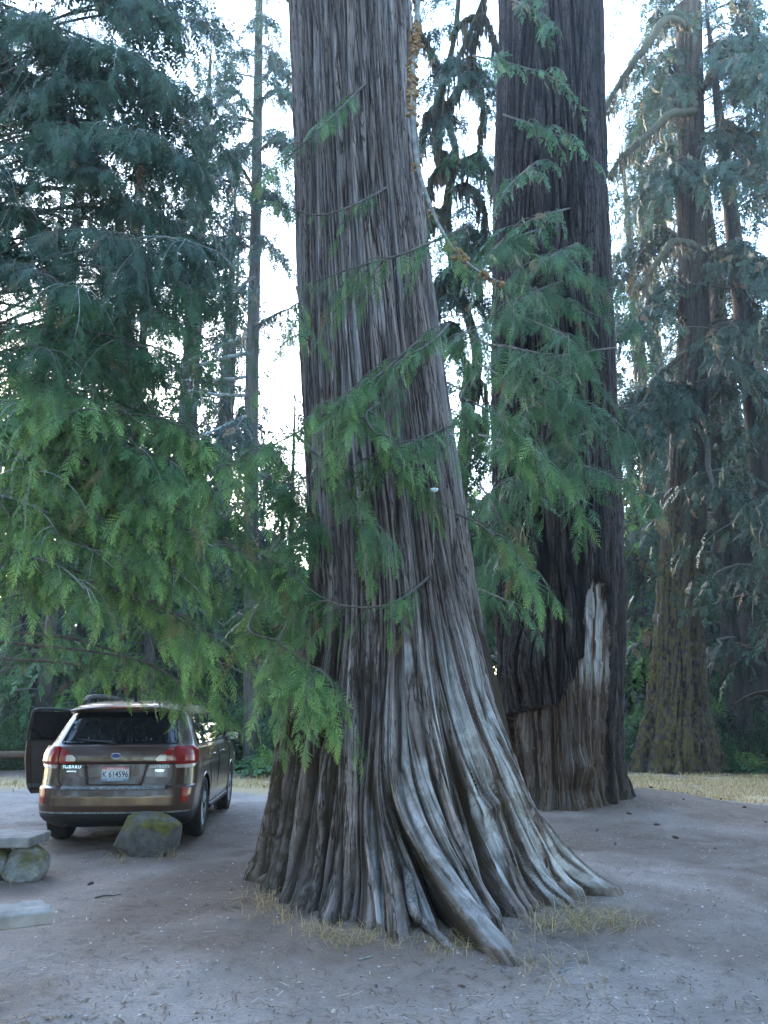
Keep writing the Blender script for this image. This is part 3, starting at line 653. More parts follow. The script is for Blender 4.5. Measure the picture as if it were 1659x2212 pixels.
# its drooping branches in front of the trunk
k = 0
for (u, v) in [(1150, 30), (1110, 150), (1180, 300), (1120, 400), (1180, 470), (1120, 520), (1200, 560), (1100, 620), (1230, 600), (1160, 640), (1090, 700), (1250, 680), (1180, 720), (1120, 760),
               (1240, 770), (1080, 830), (1200, 840), (1140, 900), (1250, 900), (1080, 960), (1200, 980), (1280, 1020), (1130, 1040), (1060, 1100), (1090, 1200), (1110, 1240), (1060, 1290)]:
    du = rgB.uniform(50, 120) * (1 if rgB.random() < .62 else -1) * (.45 if v > 1050 else 1); dv = rgB.uniform(30, 100)
    y = rgB.uniform(9.6, 11.4)
    pts = [(u - du * .8, v - dv * .55, 12.0), (u - du * .2, v - dv * .3, (y + 12) / 2), (u + du * .5, v + dv * .1, y), (u + du, v + dv * .6, y - .2)]
    traced(FIR, pts, rgB.uniform(.36, .56) if v > 480 else .42, .11, 300 + k, nsub=(6 if v < 1050 else 5) if v > 480 else 4, t0=rgB.uniform(.15, .6), sublen=.7 if v < 1050 else .45, T=TA if v > 500 else TB, mat='leaf_left', r=.02, tipk=.5); k += 1
# ---------------------------------------------------------------- mossy tree on the right
def mossy_tree():
    c0 = np.array([7.5, 21.3]); zb = float(gh(7.4, 21)) - .1
    root = thing('mossy_tree', 'tall moss covered conifer with a flared base, right of the dark fir on dry grass', 'conifer tree', (c0[0], c0[1], zb))
    th = theta_grid(268, 100, .5, 2.5); zs = axis([(-.05, 4, .04), (4, 12, .08), (12, 24, .4)])
    TH, Z = np.meshgrid(th, zs); D = np.degrees(TH) % 360
    tab = [(0, 1462, 1516), (400, 1468, 1525), (700, 1468, 1533), (1000, 1447, 1528), (1200, 1428, 1524), (1400, 1415, 1522), (1540, 1400, 1530), (1600, 1392, 1540)]
    zt = []; cxs = []; rs = []
    for v, l, r in tab:
        a = P(l, v, 21.2); b = P(r, v, 21.2); zt.append(a[2]); cxs.append((a[0] + b[0]) / 2); rs.append((b[0] - a[0]) / 2)
    o = np.argsort(zt); zt = np.array(zt)[o]; cxs = np.array(cxs)[o]; rs = np.array(rs)[o]
    CX = np.interp(zs, zt, cxs); RB = np.interp(zs, zt, rs)
    flare = np.zeros_like(Z)
    for a, am, w, h in ((188, .75, 14, .7), (215, .4, 12, .6), (245, .35, 12, .6), (275, .3, 12, .6), (305, .35, 12, .55), (340, .6, 14, .5), (20, .5, 14, .6), (90, .5, 20, .6), (150, .5, 14, .6)):
        dd = (D - a + 180) % 360 - 180; flare = np.maximum(flare, am * np.exp(-(dd / w) ** 2) * np.exp(-(Z / h) ** .9))
    r = RB[:, None] + flare
    f1 = fibre(TH, Z, r, 12, 1.6, 161); r1 = 1 - np.abs(2 * f1 - 1); lump = fbm(D / 6, Z * 4, 162, 4) - .45
    r = r - .07 * r1 ** 3 * np.clip(1.3 - Z / 6, .3, 1) + .26 * lump * np.clip(1.2 - Z / 9, .2, 1)
    V = np.stack([CX[:, None] + r * np.cos(TH), c0[1] + r * np.sin(TH), Z + zb], -1).reshape(-1, 3)
    lf = sstep(300, 200, D) * (D > 100)
    moss = np.clip((.55 + .6 * lf) * sstep(8.5, 5.5, Z) + .15, 0, 1)
    pale = sstep(.62, .7, fbm(D / 10 + 3, Z * 1.2, 163, 2)) * .8 * lf
    mesh('trunk', V, grid_faces(len(zs), len(th)), M['mossy_bark'], root, True, attrs={'bark': np.stack([np.clip(1 - r1 ** 3, 0, 1), pale, moss], -1).reshape(-1, 3)})
    return root
MT = mossy_tree()
def limb(parent, pts, r, seed, mossy=40, mat='branch', leaf=0, lm='leaf_blue', hang=.45):
    rg = np.random.default_rng(seed); path = smooth_path([P(*p) for p in pts], 40); path = path + np.cumsum(rg.normal(size=path.shape) * .012, 0)
    off = np.array(parent_off(parent)); o = MB(); o.tube(path - off, np.linspace(r, r * .3, 40) * (1 + .25 * rg.random(40)), 8)
    b = o.build('limb', M['moss'] if mossy > 60 else M[mat], parent, True)
    if mossy:
        V = []; F = []; n = 0
        for k in range(mossy * 3):
            i = rg.integers(2, 39); q = path[i] + rg.normal(size=3) * r * .6; l = hang * rg.uniform(.15, 1) ** 1.5; w = rg.uniform(.010, .034)
            a = rg.uniform(0, 6.28); c = np.array([math.cos(a), math.sin(a), 0]) * w; sw = rg.normal(size=3) * .05 * l
            V += [q - c * .6, q + c * .6, q + c + sw - UP * l * .5, q - c + sw - UP * l * .5, q + c * .1 + sw * 2 - UP * l, q - c * .1 + sw * 2 - UP * l]
            F += [(n, n + 1, n + 2, n + 3), (n + 3, n + 2, n + 4, n + 5)]; n += 6
        mesh('moss', np.array(V), np.array(F), M['moss_hang'], b, attrs={'tint': np.repeat(np.stack([rg.random(mossy * 3), rg.random(mossy * 3) * .5, np.zeros(mossy * 3)], -1), 6, 0)})
    if leaf:
        L = Leaves(TB); fronds(L, path, leaf, .12, rg, .2, .9, t0=.4)
        for k in range(14):
            i = rg.integers(8, 38); T_ = unit(path[i + 1] - path[i]); d = T_[:2] + rg.normal(size=2) * .6
            fronds(L, droop_path(path[i], d, rg.uniform(.6, 1.4), 0, rg.uniform(.5, 1.2), rg, 7), leaf, .12, rg, .1, .9, t0=.4)
        L.build('foliage', M[lm], b, seed, .3)
    return b
for i, (pts, r, m_, lf) in enumerate([
    ([(1490, 60, 20), (1440, 40, 18), (1390, 110, 16.5), (1345, 180, 16), (1308, 240, 15.5)], .12, 70, 0),
    ([(1500, 240, 20), (1450, 250, 18), (1400, 290, 16.5), (1350, 335, 16), (1308, 390, 15.5)], .12, 90, 0),
    ([(1495, 530, 20), (1450, 520, 18.5), (1410, 560, 17.5), (1380, 610, 17)], .12, 90, 0),
    ([(1480, 760, 21), (1430, 800, 20), (1400, 840, 19.5), (1370, 890, 19)], .07, 80, .6),
    ([(1480, 690, 21), (1430, 660, 20), (1385, 680, 19), (1345, 740, 18.5)], .07, 80, .6),
    ([(1520, 620, 21), (1580, 560, 19), (1640, 600, 18), (1690, 680, 17)], .08, 80, .8),
    ([(1520, 760, 21), (1570, 770, 19), (1620, 830, 18), (1660, 930, 17.5)], .07, 80, .6),
    ([(1525, 960, 21), (1535, 1030, 20), (1560, 1060, 19.5), (1610, 1060, 19)], .07, 60, .5),
    ([(1500, 900, 21), (1450, 900, 19.5), (1400, 930, 19), (1350, 970, 18.5)], .05, 50, .5),
    ([(1510, 420, 21), (1560, 360, 19), (1610, 380, 18), (1670, 450, 17)], .1, 70, .8),
    ([(1510, 200, 21), (1570, 130, 19), (1630, 160, 18), (1700, 240, 17)], .1, 70, .8),
]): limb(MT, pts, r, 500 + i, m_, leaf=lf)
for i in range(46):   # long sprays of its crown
    rg = np.random.default_rng(900 + i); v = rg.uniform(-150, 900); s = 1 if rg.random() < .62 else -1
    u0 = 1500 + 22 * s; u1 = u0 + s * rg.uniform(70, 190 if s < 0 and v < 560 else 200) * (1 if s > 0 else .85)
    if s < 0 and v < 640: u1 = max(u1, 1385 + rg.uniform(0, 40))
    y = rg.uniform(18.5, 23.5)
    if i % 4 == 0: s, u0, v = -1, 1478, rg.uniform(-120, 560); u1 = rg.uniform(1340, 1420); y = rg.uniform(21, 24)
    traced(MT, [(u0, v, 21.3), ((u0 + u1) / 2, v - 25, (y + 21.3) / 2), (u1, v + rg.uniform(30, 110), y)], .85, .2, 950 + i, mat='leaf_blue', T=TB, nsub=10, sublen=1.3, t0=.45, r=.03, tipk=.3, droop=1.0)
# ---------------------------------------------------------------- slender tree behind the car
b0 = P(547, 1600, 22.5)
ST = thing('slender_tree', 'slender straight conifer with pale lower trunk and bare side branches, behind the parked car', 'conifer tree', (b0[0], 22.5, 0))
bare_trunk('trunk', [(b0[0], 22.5, 0), P(544, 1300, 22.5), P(543, 900, 22.5), P(552, 500, 22.5), P(560, 0, 22.5), P(562, -200, 22.5)], [.26, .22, .21, .18, .13, .1], M['grey_bark'], ST, 18, .05, 3, .4)
for i, (pts, lf) in enumerate([
    ([(530, 855, 22.4), (450, 848, 21), (340, 830, 19.5), (255, 815, 19)], 0), ([(528, 765, 22.4), (440, 785, 21), (340, 800, 20), (260, 812, 19)], 0),
    ([(530, 815, 22.4), (440, 818, 21), (360, 822, 20)], 0), ([(532, 900, 22.4), (450, 935, 21), (330, 975, 19.5)], 0), ([(530, 730, 22.4), (430, 770, 21), (300, 820, 20)], 0),
    ([(552, 550, 22.4), (500, 500, 21.5), (430, 430, 20.5)], .5), ([(552, 700, 22.4), (600, 680, 21.5), (650, 655, 21)], .4),
    ([(552, 300, 22.4), (490, 350, 21), (440, 385, 20)], .6), ([(556, 260, 22.4), (500, 200, 21), (450, 240, 20)], .6), ([(556, 420, 22.4), (500, 330, 21), (455, 400, 20)], .6),
    ([(556, 330, 22.4), (600, 290, 22), (640, 310, 21)], .7), ([(552, 600, 22.4), (500, 640, 21), (440, 690, 20)], .5), ([(556, 230, 22.4), (590, 190, 22), (625, 215, 21)], .5)]):
    limb(ST, pts, .055, 700 + i, 14 if not lf else 25, 'branch_pale' if not lf else 'branch', lf, hang=.35)
for i in range(26):
    rg = np.random.default_rng(800 + i); v = rg.choice([rg.uniform(-100, 420), rg.uniform(400, 640), rg.uniform(840, 1250)], p=[.45, .35, .2]); s = -1 if rg.random() < .6 else 1
    ln = rg.uniform(50, 150) if s < 0 else rg.uniform(30, 65)
    traced(ST, [(553, v, 22.5), (553 + s * ln * .5, v - 10, 21.8), (553 + s * ln, v + rg.uniform(20, 70), 21)], .8, .2, 850 + i, mat='leaf_blue', T=TB, nsub=7, sublen=.9, t0=.35, r=.03, tipk=.2, droop=1.1)
# ---------------------------------------------------------------- left cedar, trunk outside the frame
LC = thing('left_cedar', 'bushy green cedar whose drooping sprays hang over the parked car at the left', 'cedar tree', (-5.6, 8.8, 0))
bare_trunk('trunk', [(-5.6, 8.8, 0), (-5.6, 8.8, 3), (-5.5, 8.8, 8), (-5.4, 8.8, 14)], [.42, .33, .25, .1], M['cedar_bark'], LC, 20, .05, 4, .3)
rg = np.random.default_rng(77)
tips = []   # (u, v, Y, size) of the hanging spray ends seen in the photo
tips += [(190, 1340, 6.2, .34), (110, 1330, 6.4, .3), (60, 1400, 6.4, .3), (330, 1330, 6.3, .34), (250, 1290, 6.4, .3), (430, 1500, 6.6, .34), (480, 1520, 6.7, .3), (380, 1470, 6.7, .3),
         (130, 1160, 6.3, .34), (220, 1130, 6.3, .32), (420, 1120, 6.4, .34), (330, 1090, 6.3, .34), (460, 1180, 6.4, .3), (520, 1290, 6.6, .3), (390, 1270, 6.6, .3), (300, 1420, 6.9, .3), (430, 1400, 6.8, .3),
         (180, 860, 6.2, .36), (240, 900, 6.2, .34), (110, 770, 6.2, .36), (60, 900, 6.2, .34), (430, 950, 6.4, .34), (380, 1010, 6.4, .34), (300, 980, 6.3, .34), (80, 1030, 6.3, .34), (30, 1130, 6.4, .34), (20, 1270, 6.5, .3),
         (460, 640, 6.7, .36), (430, 540, 6.7, .36), (380, 700, 6.7, .36), (320, 600, 6.6, .36), (250, 520, 6.6, .36), (180, 640, 6.6, .36), (80, 600, 6.6, .36), (300, 760, 6.5, .36),
         (410, 360, 7.2, .4), (330, 300, 7.2, .4), (230, 380, 7.2, .4), (140, 300, 7.2, .4), (370, 180, 7.4, .4), (270, 120, 7.4, .4), (190, 200, 7.4, .4), (440, 60, 7.6, .4), (330, 20, 7.6, .4), (230, -40, 7.6, .4), (120, 60, 7.4, .4)]
for u, v, y, s in tips[:]:
    for j in range(1 if rg.random() < .6 else 0): tips.append((u + rg.uniform(-70, 60), v + rg.uniform(-80, 40), y + rg.uniform(.4, 1.6), s * 1.1))
tips += [(455, 1500, 7.4, -.3), (420, 1480, 7.3, -.28), (480, 1520, 7.6, -.28)]
for i in range(34): tips.append((rg.uniform(-60, 480), rg.uniform(0, 1300), rg.uniform(8, 9.6), .42))
for i in range(44): tips.append((rg.uniform(-60, 470), rg.uniform(-120, 620), rg.uniform(7.6, 9.8), .46))
for i, (u, v, y, s) in enumerate(tips):
    if v > 1200: v -= (60 if u < 270 else 95) + (30 if v > 1350 else 0)
    if v > 1100 and 270 < u < 340: v -= 45
    if s < 0: v += 150; s = -s
    e = P(u, v, y); z0 = min(max(e[2] + rg.uniform(.3, 1.0), 1.6), 13.8)
    st = np.array([-5.5, 8.8, z0]); mid = st * .45 + e * .55 + np.array([0, 0, rg.uniform(.15, .5)]); pre = st * .14 + e * .86 + np.array([0, 0, .22])
    path = smooth_path([st, mid, pre, e], 26); off = np.array(parent_off(LC)); o = MB(); o.tube(path - off, np.linspace(.022, .004, 26), 5)
    near = y < 7.8; L = Leaves(TA if near else TB); r2 = np.random.default_rng(2000 + i)
    bright = v > 850 and near; tb = r2.uniform(-.3, .2)
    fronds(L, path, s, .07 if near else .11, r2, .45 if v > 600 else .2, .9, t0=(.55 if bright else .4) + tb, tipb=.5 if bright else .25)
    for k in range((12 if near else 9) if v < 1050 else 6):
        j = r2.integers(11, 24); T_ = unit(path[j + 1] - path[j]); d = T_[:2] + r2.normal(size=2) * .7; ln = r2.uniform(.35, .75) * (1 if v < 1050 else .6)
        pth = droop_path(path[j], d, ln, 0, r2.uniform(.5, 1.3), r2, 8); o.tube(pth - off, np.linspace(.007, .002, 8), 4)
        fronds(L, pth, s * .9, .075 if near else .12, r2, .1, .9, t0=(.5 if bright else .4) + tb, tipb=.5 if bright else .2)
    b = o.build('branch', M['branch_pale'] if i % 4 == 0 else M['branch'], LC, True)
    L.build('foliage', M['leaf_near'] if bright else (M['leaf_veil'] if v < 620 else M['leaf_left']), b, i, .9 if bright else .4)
# two bright low sprays of a young cedar behind the giant's left flank
YC = thing('young_cedar', 'young cedar with bright drooping sprays on the left side of the giant cedar', 'cedar tree', (-.8, 10.6, 0))
bare_trunk('trunk', [(-.8, 10.6, 0), (-.8, 10.6, 2), (-.8, 10.6, 4), (-.85, 10.6, 6.5)], [.07, .06, .045, .01], M['dark_bark'], YC, 12, .05, 6)
for i, (pts, s, ns, t0) in enumerate([
    ([(650, 1180, 10.5), (540, 1340, 8.0), (600, 1385, 6.9), (650, 1430, 6.5), (690, 1500, 6.4)], .32, 14, .7), ([(660, 1250, 10.5), (600, 1400, 7.5), (655, 1430, 6.7), (705, 1460, 6.3), (735, 1520, 6.2)], .25, 8, .6),
    ([(655, 1150, 10.5), (560, 1200, 8.0), (620, 1220, 7.3), (670, 1290, 7)], .34, 12, .4), ([(655, 1000, 10.5), (560, 1020, 8.0), (640, 1060, 7.4), (700, 1150, 7)], .38, 14, .4),
    ([(660, 1290, 10.5), (520, 1320, 9), (570, 1350, 8.4), (590, 1450, 8)], .36, 12, .4), ([(655, 1050, 10.5), (500, 1100, 9), (520, 1180, 8.6), (530, 1250, 8.4)], .36, 12, .4),
    ([(655, 980, 10.5), (560, 960, 9), (610, 1000, 8.6), (640, 1100, 8.4)], .38, 14, .35), ([(655, 1200, 10.5), (590, 1210, 9.2), (650, 1290, 9), (665, 1400, 8.8)], .38, 14, .3),
    ([(655, 1300, 10.5), (600, 1350, 9.2), (650, 1420, 9), (660, 1500, 8.8)], .36, 12, .3)]):
    traced(YC, pts, s, .06, 1200 + i, nsub=ns, t0=t0, sublen=.42, start=.3, tipk=.9 if t0 > .5 else .4, r=.012)
# crooked mossy tree seen between the two giants
CT = thing('crooked_tree', 'crooked tree with dark twisting mossy limbs seen between the two giant trunks', 'mossy tree', (1.55, 15.5, 0))
bare_trunk('trunk', [P(965, 1640, 15.5), P(985, 1200, 15.5), P(1010, 900, 15.5), P(1030, 760, 15.4), P(985, 600, 15.5), P(965, 450, 15.6), P(985, 330, 15.5), P(955, 210, 15.4), P(985, 60, 15.5), P(1000, -150, 15.5)], [.17, .14, .10, .09, .07, .05], M['dark_bark'], CT, 14, .12, 8, .8)
for i, (pts, r) in enumerate([
    ([(962, 400, 15.5), (940, 300, 15.2), (955, 200, 15), (1000, 120, 15), (1040, 20, 15)], .12), ([(950, 330, 15.5), (985, 350, 15), (1030, 340, 14.8), (1062, 420, 14.6)], .09),
    ([(960, 250, 15.5), (1010, 150, 15), (1030, 80, 15), (1060, -60, 15)], .1), ([(985, 600, 15.5), (1020, 540, 15), (1050, 560, 14.8), (1062, 640, 14.6)], .06),
    ([(960, 170, 15.5), (930, 120, 15), (900, 60, 15), (890, -40, 15)], .09), ([(1000, 720, 15.5), (960, 700, 15), (930, 760, 14.8)], .05), ([(1010, 800, 15.5), (1000, 860, 15), (1035, 900, 14.6), (1010, 980, 14.4)], .05),
    ([(960, 450, 15.5), (930, 480, 15), (925, 560, 15)], .07), ([(1005, 780, 15.5), (1040, 820, 15), (1050, 900, 14.8)], .05), ([(970, 520, 15.5), (1010, 480, 15), (1060, 520, 14.8)], .06),
    ([(975, 80, 15.5), (1020, 30, 15), (1050, 60, 14.8), (1070, 150, 14.6)], .07), ([(965, 430, 15.5), (1000, 400, 15), (1040, 440, 14.8), (1045, 520, 14.6)], .05), ([(975, 330, 15.5), (935, 380, 15), (918, 450, 14.8)], .06),
    ([(960, 220, 15.5), (925, 240, 15), (905, 330, 14.8)], .06), ([(1000, 640, 15.5), (960, 600, 15), (940, 660, 14.8)], .05), ([(990, 140, 15.5), (1030, 170, 15), (1048, 260, 14.8), (1035, 330, 14.7)], .06)]):
    limb(CT, pts, r, 1300 + i, 95, leaf=.42 if i in (1, 3, 5, 7, 9) else 0, lm='leaf_mid', hang=.7)
for i in range(34):
    r2 = np.random.default_rng(1400 + i); v = r2.uniform(450, 1350) if i > 9 else r2.uniform(-50, 500); s = 1 if r2.random() < .5 else -1
    traced(CT, [(990, v, 15.5), (990 + s * 30, v - 10, 15), (990 + s * r2.uniform(50, 90), v + 60, 14.4)], .5, .14, 1450 + i, mat='leaf_mid' if v > 700 else 'leaf_blue', T=TB, nsub=8, sublen=.8, t0=.5, r=.02, tipk=.3, droop=1.2)
# ---------------------------------------------------------------- forest behind the clearing
rg = np.random.default_rng(9)
def ux(u, Y): return (u - 829.5) / FPX * Y / 1.02
def where(u):
    for a, t in ((60, 'at the far left edge'), (140, 'behind the open car door'), (230, 'behind the left half of the car roof'), (330, 'behind the middle of the car roof'), (430, 'behind the right half of the car roof'), (510, 'behind the car mirror'), (575, 'below the slender tree'), (660, 'just left of the giant cedar'), (900, 'behind the giant cedar trunk'), (1000, 'behind the right flank of the giant cedar'), (1100, 'between the giant cedar and the old fir'), (1260, 'behind the old fir'), (1345, 'at the right side of the old fir'), (1400, 'between the old fir and the mossy tree'), (1480, 'behind the left side of the mossy tree'), (1560, 'behind the right side of the mossy tree'), (1640, 'right of the mossy tree')):
        if u < a: return t
    return 'at the far right edge'
SEEN = {}
def uniq(t):
    SEEN[t] = SEEN.get(t, 0) + 1
    return t if SEEN[t] == 1 else t + ', ' + ['', '', 'second', 'third', 'fourth', 'fifth', 'sixth'][SEEN[t]] + ' from left'
GB = 'conifers of the forest behind the clearing'
k = 0
# (u, Y, H, crown base, crown radius, leaf, label)
LD = 'dim dark conifer with branches to the ground in the forest behind the clearing'
spec = [
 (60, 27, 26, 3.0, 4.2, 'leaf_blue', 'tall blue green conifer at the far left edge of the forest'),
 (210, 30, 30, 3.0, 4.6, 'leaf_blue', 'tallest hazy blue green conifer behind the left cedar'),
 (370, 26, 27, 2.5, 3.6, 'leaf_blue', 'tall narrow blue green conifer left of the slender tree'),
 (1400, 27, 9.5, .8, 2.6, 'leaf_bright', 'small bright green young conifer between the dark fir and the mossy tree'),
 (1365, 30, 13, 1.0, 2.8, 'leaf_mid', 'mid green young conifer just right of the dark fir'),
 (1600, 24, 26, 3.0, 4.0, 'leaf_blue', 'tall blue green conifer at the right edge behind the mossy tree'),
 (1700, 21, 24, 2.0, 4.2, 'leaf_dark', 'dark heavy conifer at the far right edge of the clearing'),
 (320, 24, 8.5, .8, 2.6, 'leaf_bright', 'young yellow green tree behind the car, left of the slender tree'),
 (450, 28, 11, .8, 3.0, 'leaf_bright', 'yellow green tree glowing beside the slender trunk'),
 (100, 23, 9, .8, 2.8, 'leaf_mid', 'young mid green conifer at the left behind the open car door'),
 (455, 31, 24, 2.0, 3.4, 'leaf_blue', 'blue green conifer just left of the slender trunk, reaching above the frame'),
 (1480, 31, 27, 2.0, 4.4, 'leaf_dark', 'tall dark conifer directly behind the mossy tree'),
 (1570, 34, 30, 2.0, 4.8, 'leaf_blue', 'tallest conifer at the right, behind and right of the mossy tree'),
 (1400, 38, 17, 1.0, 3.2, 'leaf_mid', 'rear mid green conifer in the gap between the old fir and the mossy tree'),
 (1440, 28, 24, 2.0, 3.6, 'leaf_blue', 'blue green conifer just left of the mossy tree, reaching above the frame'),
 (600, 38, 12.5, .8, 2.6, 'leaf_mid', 'rounded mid green conifer in the sky gap left of the giant cedar'),
]
for i, (u, Y, H, cb, rad, leaf, lab) in enumerate(spec):
    conifer('conifer_tree', lab, (ux(u, Y), Y), H, .12 + H * .011, cb, rad, int(30 + H * 2.6), leaf, TB if Y < 27 else TC, .85 if Y < 27 else 1.1, .3, 3000 + i, sub=3, t0=.5, tipk=.35, droop=.8)
for row, (Y, n, H0, H1) in enumerate([(26, 9, 6.5, 9), (33, 10, 9, 12.5), (41, 10, 11, 15)]):
    for j in range(n):
        u = -120 + (1900 / (n - 1)) * j + rg.uniform(-50, 50); H = rg.uniform(H0, H1)
        if 540 < u < 680: H = min(H, Y * .30)
        if 930 < u < 1080: H = min(H, Y * .36)
        if 1290 < u < 1430: H = min(H, Y * .44)
        lf = ['leaf_dark', 'leaf_mid', 'leaf_dark'][(j + row) % 3]
        if 700 < u < 880 or 1130 < u < 1270: continue
        conifer('conifer_tree', uniq(['nearest row ', 'middle row ', 'rear row '][row] + ['dark conifer ', 'mid green conifer ', 'dark conifer '][(j + row) % 3] + where(u)), (ux(u, Y), Y + rg.uniform(-1.5, 1.5)), H, .10 + .012 * H, .3, rg.uniform(2.3, 3.2), 44, lf, TC, 1.15, .36, 3100 + row * 20 + j, group=GB, sub=2, t0=.35, tipk=.2)
# bare straight trunks in the gloom under the crowns
for j, (u, Y, r0) in enumerate([(20, 25, .3), (470, 27, .18), (620, 30, .16), (1385, 31, .1), (1640, 23.5, .4), (960, 26, .22), (250, 29, .25)]):
    conifer('conifer_tree', ['thick dark trunk with high crown at the far left edge of the woods', 'thin dark trunk with high crown left of the slender tree', 'thin grey trunk in the sky gap beside the giant cedar', 'thin sapling stem right of the dark fir', 'thick dark trunk at the right edge of the woods', 'dark trunk with high crown seen between the giants', 'dark trunk with high crown behind the car'][j],
            (ux(u, Y), Y), [22, 20, 14, 8, 24, 16, 24][j], r0, [7, 9, 7, 3, 6, 8, 9][j], 2.4, 40, 'leaf_blue', TC, 1.0, .34, 3300 + j, t0=.4, tipk=.2, sub=1)
# far wood that reads as one mass
def far_wood():
    L = Leaves(TC); r2 = np.random.default_rng(31); n = 9000
    a = r2.uniform(-1.0, 1.0, n); Rr = r2.uniform(50, 60, n); x = np.sin(a) * Rr; y = np.cos(a) * Rr
    u = 829.5 + x / y * FPX * 1.0
    hmax = 12 + 5 * fbm(x * .15 + 9, y * 0, 5, 3) + 6 * sstep(500, 200, u) + 5 * sstep(1450, 1650, u) - 2.5 * np.exp(-((u - 610) / 90) ** 2)
    z = r2.uniform(0, 1, n) ** .8 * hmax
    d = r2.normal(size=(n, 3)); d[:, 2] -= .8; L.add(np.stack([x, y, z], -1), d, r2.normal(size=(n, 3)) + np.array([0, -1, .5]), r2.uniform(2.0, 3.6, n), r2.uniform(0, .8, n))
    o = L.build('distant_forest', M['leaf_mid'], None, 3, .2); tag(o, 'far mass of green forest closing the view behind all the trees', 'forest', kind='stuff')
far_wood()
def wood_behind():
    L = Leaves(TC); r2 = np.random.default_rng(32); n = 5200
    a = r2.uniform(1.15, 5.13, n); Rr = r2.uniform(15, 27, n); x = np.sin(a) * Rr; y = np.cos(a) * Rr + 4
    cell = vn(a * 7, Rr * .12, 9); z = r2.uniform(0, 1, n) ** .9 * (15 + 13 * cell)
    d = r2.normal(size=(n, 3)); d[:, 2] -= .8; L.add(np.stack([x, y, z], -1), d, r2.normal(size=(n, 3)) + UP, r2.uniform(1.6, 3.2, n), r2.uniform(0, .8, n))
    o = L.build('surrounding_forest', M['leaf_dark'], None, 3, .2); tag(o, 'dark conifer woods enclosing the clearing behind the viewpoint', 'forest', kind='stuff')
wood_behind()
# ---------------------------------------------------------------- ferns and shrubs along the forest edge
def fern(x, y, s, seed, label):
    rg = np.random.default_rng(seed); b = np.array([x, y, float(gh(x, y))]); n = 12; L = Leaves(TB)
    for k in range(n):
        a = k / n * 6.283 + rg.uniform(-.2, .2); d = np.array([math.cos(a), math.sin(a), rg.uniform(.7, 1.3)])
        L.add(b, d, UP - .5 * d, s * rg.uniform(.75, 1.1), rg.uniform(.3, .9))
    V, F, A = L.arrays(seed, .3)
    rel = V - b; rr = np.hypot(rel[:, 0], rel[:, 1]); V[:, 2] -= .55 * rr ** 2 / s
    o = mesh('fern', V - b, F, M['fern'], None, attrs={'tint': A}); o.location = b
    return tag(o, label, 'fern', 'ferns along the forest edge')
def shrub(x, y, s, h, seed, label, leaf='shrub', T=TL, n=160):
    rg = np.random.default_rng(seed); b = np.array([x, y, float(gh(x, y))])
    root = thing('shrub', label, 'shrub', b, 0, 'shrubs along the forest edge')
    o = MB()
    L = Leaves(T)
    for k in range(9):
        a = rg.uniform(0, 6.283); e = np.array([math.cos(a) * s * rg.uniform(.2, .9), math.sin(a) * s * rg.uniform(.2, .9), h * rg.uniform(.5, 1)])
        pth = smooth_path([(0, 0, 0), e * .5 + np.array([0, 0, .1 * h]), e], 10); o.tube(pth, np.linspace(.012, .003, 10), 4)
        m_ = n // 9; i = rg.integers(2, 10, m_); q = pth[i] + b + rg.normal(size=(m_, 3)) * s * .12; L.add(q, rg.normal(size=(m_, 3)) + np.array([0, 0, .1]), rg.normal(size=(m_, 3)) * .7 + UP, s * rg.uniform(.22, .42, m_), rg.uniform(0, 1, m_))
    o.build('stems', M['branch'], root); L.build('leaves', M[leaf], root, seed, .5)
LF = 'dark green fern growing at the forest edge'
rg = np.random.default_rng(12)
for j, (u, Y) in enumerate([(575, 19.5), (600, 20.5), (555, 21.5), (1590, 20.5), (1630, 21.5), (1650, 20), (1560, 22.5), (30, 22), (520, 21)]):
    fern(ux(u, Y), Y, 1.0 + .2 * rg.random(), 4000 + j, ['broad green fern behind the car mirror, left of the giant cedar', 'arching fern just left of the giant cedar base', 'fern below the slender tree trunk', 'large dark fern right of the mossy tree base', 'dark fern near the right edge of the woods', 'front dark fern at the right edge of the picture', 'dark fern behind the mossy tree', 'fern at the far left behind the open car door', 'fern behind the car right of its roof'][j])
LS = 'low leafy shrub in the row along the forest edge'
for j in range(34):
    u = -80 + j * 53 + rg.uniform(-20, 20); Y = rg.uniform(21.0, 24)
    if 1380 < u < 1560: Y += 2
    if 700 < u < 880 or 1130 < u < 1270: continue
    hh_ = rg.uniform(.8, 1.7)
    shrub(ux(u, Y), Y, rg.uniform(.8, 1.3), hh_, 4100 + j, uniq(('tall' if hh_ > 1.25 else 'low') + ' leafy shrub ' + where(u)), 'shrub' if j % 3 else 'leaf_mid', n=230)
shrub(ux(1600, 20.5), 20.5, .5, .5, 4200, 'small bright leafed shrub right of the mossy tree base', 'leaf_bright', n=110)
shrub(ux(590, 19.3), 19.3, .7, .6, 4201, 'low bright leafy shrub behind the car, left of the giant cedar', 'leaf_bright', n=140)
# fallen log at the left edge behind the car
lg = thing('fallen_log', 'reddish brown fallen log lying in the undergrowth behind the open car door', 'log', (ux(30, 21), 20.4, 0))
o = MB(); o.tube(smooth_path([(-3, .1, .38), (-1.5, 0, .42), (0, .05, .44), (1.0, .1, .46)], 20), .085 + .02 * np.random.default_rng(1).random(20), 12); o.build('log', flat('red_rot_wood', (.09, .055, .038), .9, var=.4, vs_=9), lg, True)
o = MB(); o.tube([(-.6, .0, .0), (-.6, 0, .42)], .05, 8); o.build('branch_stub', M['branch'], lg, True)
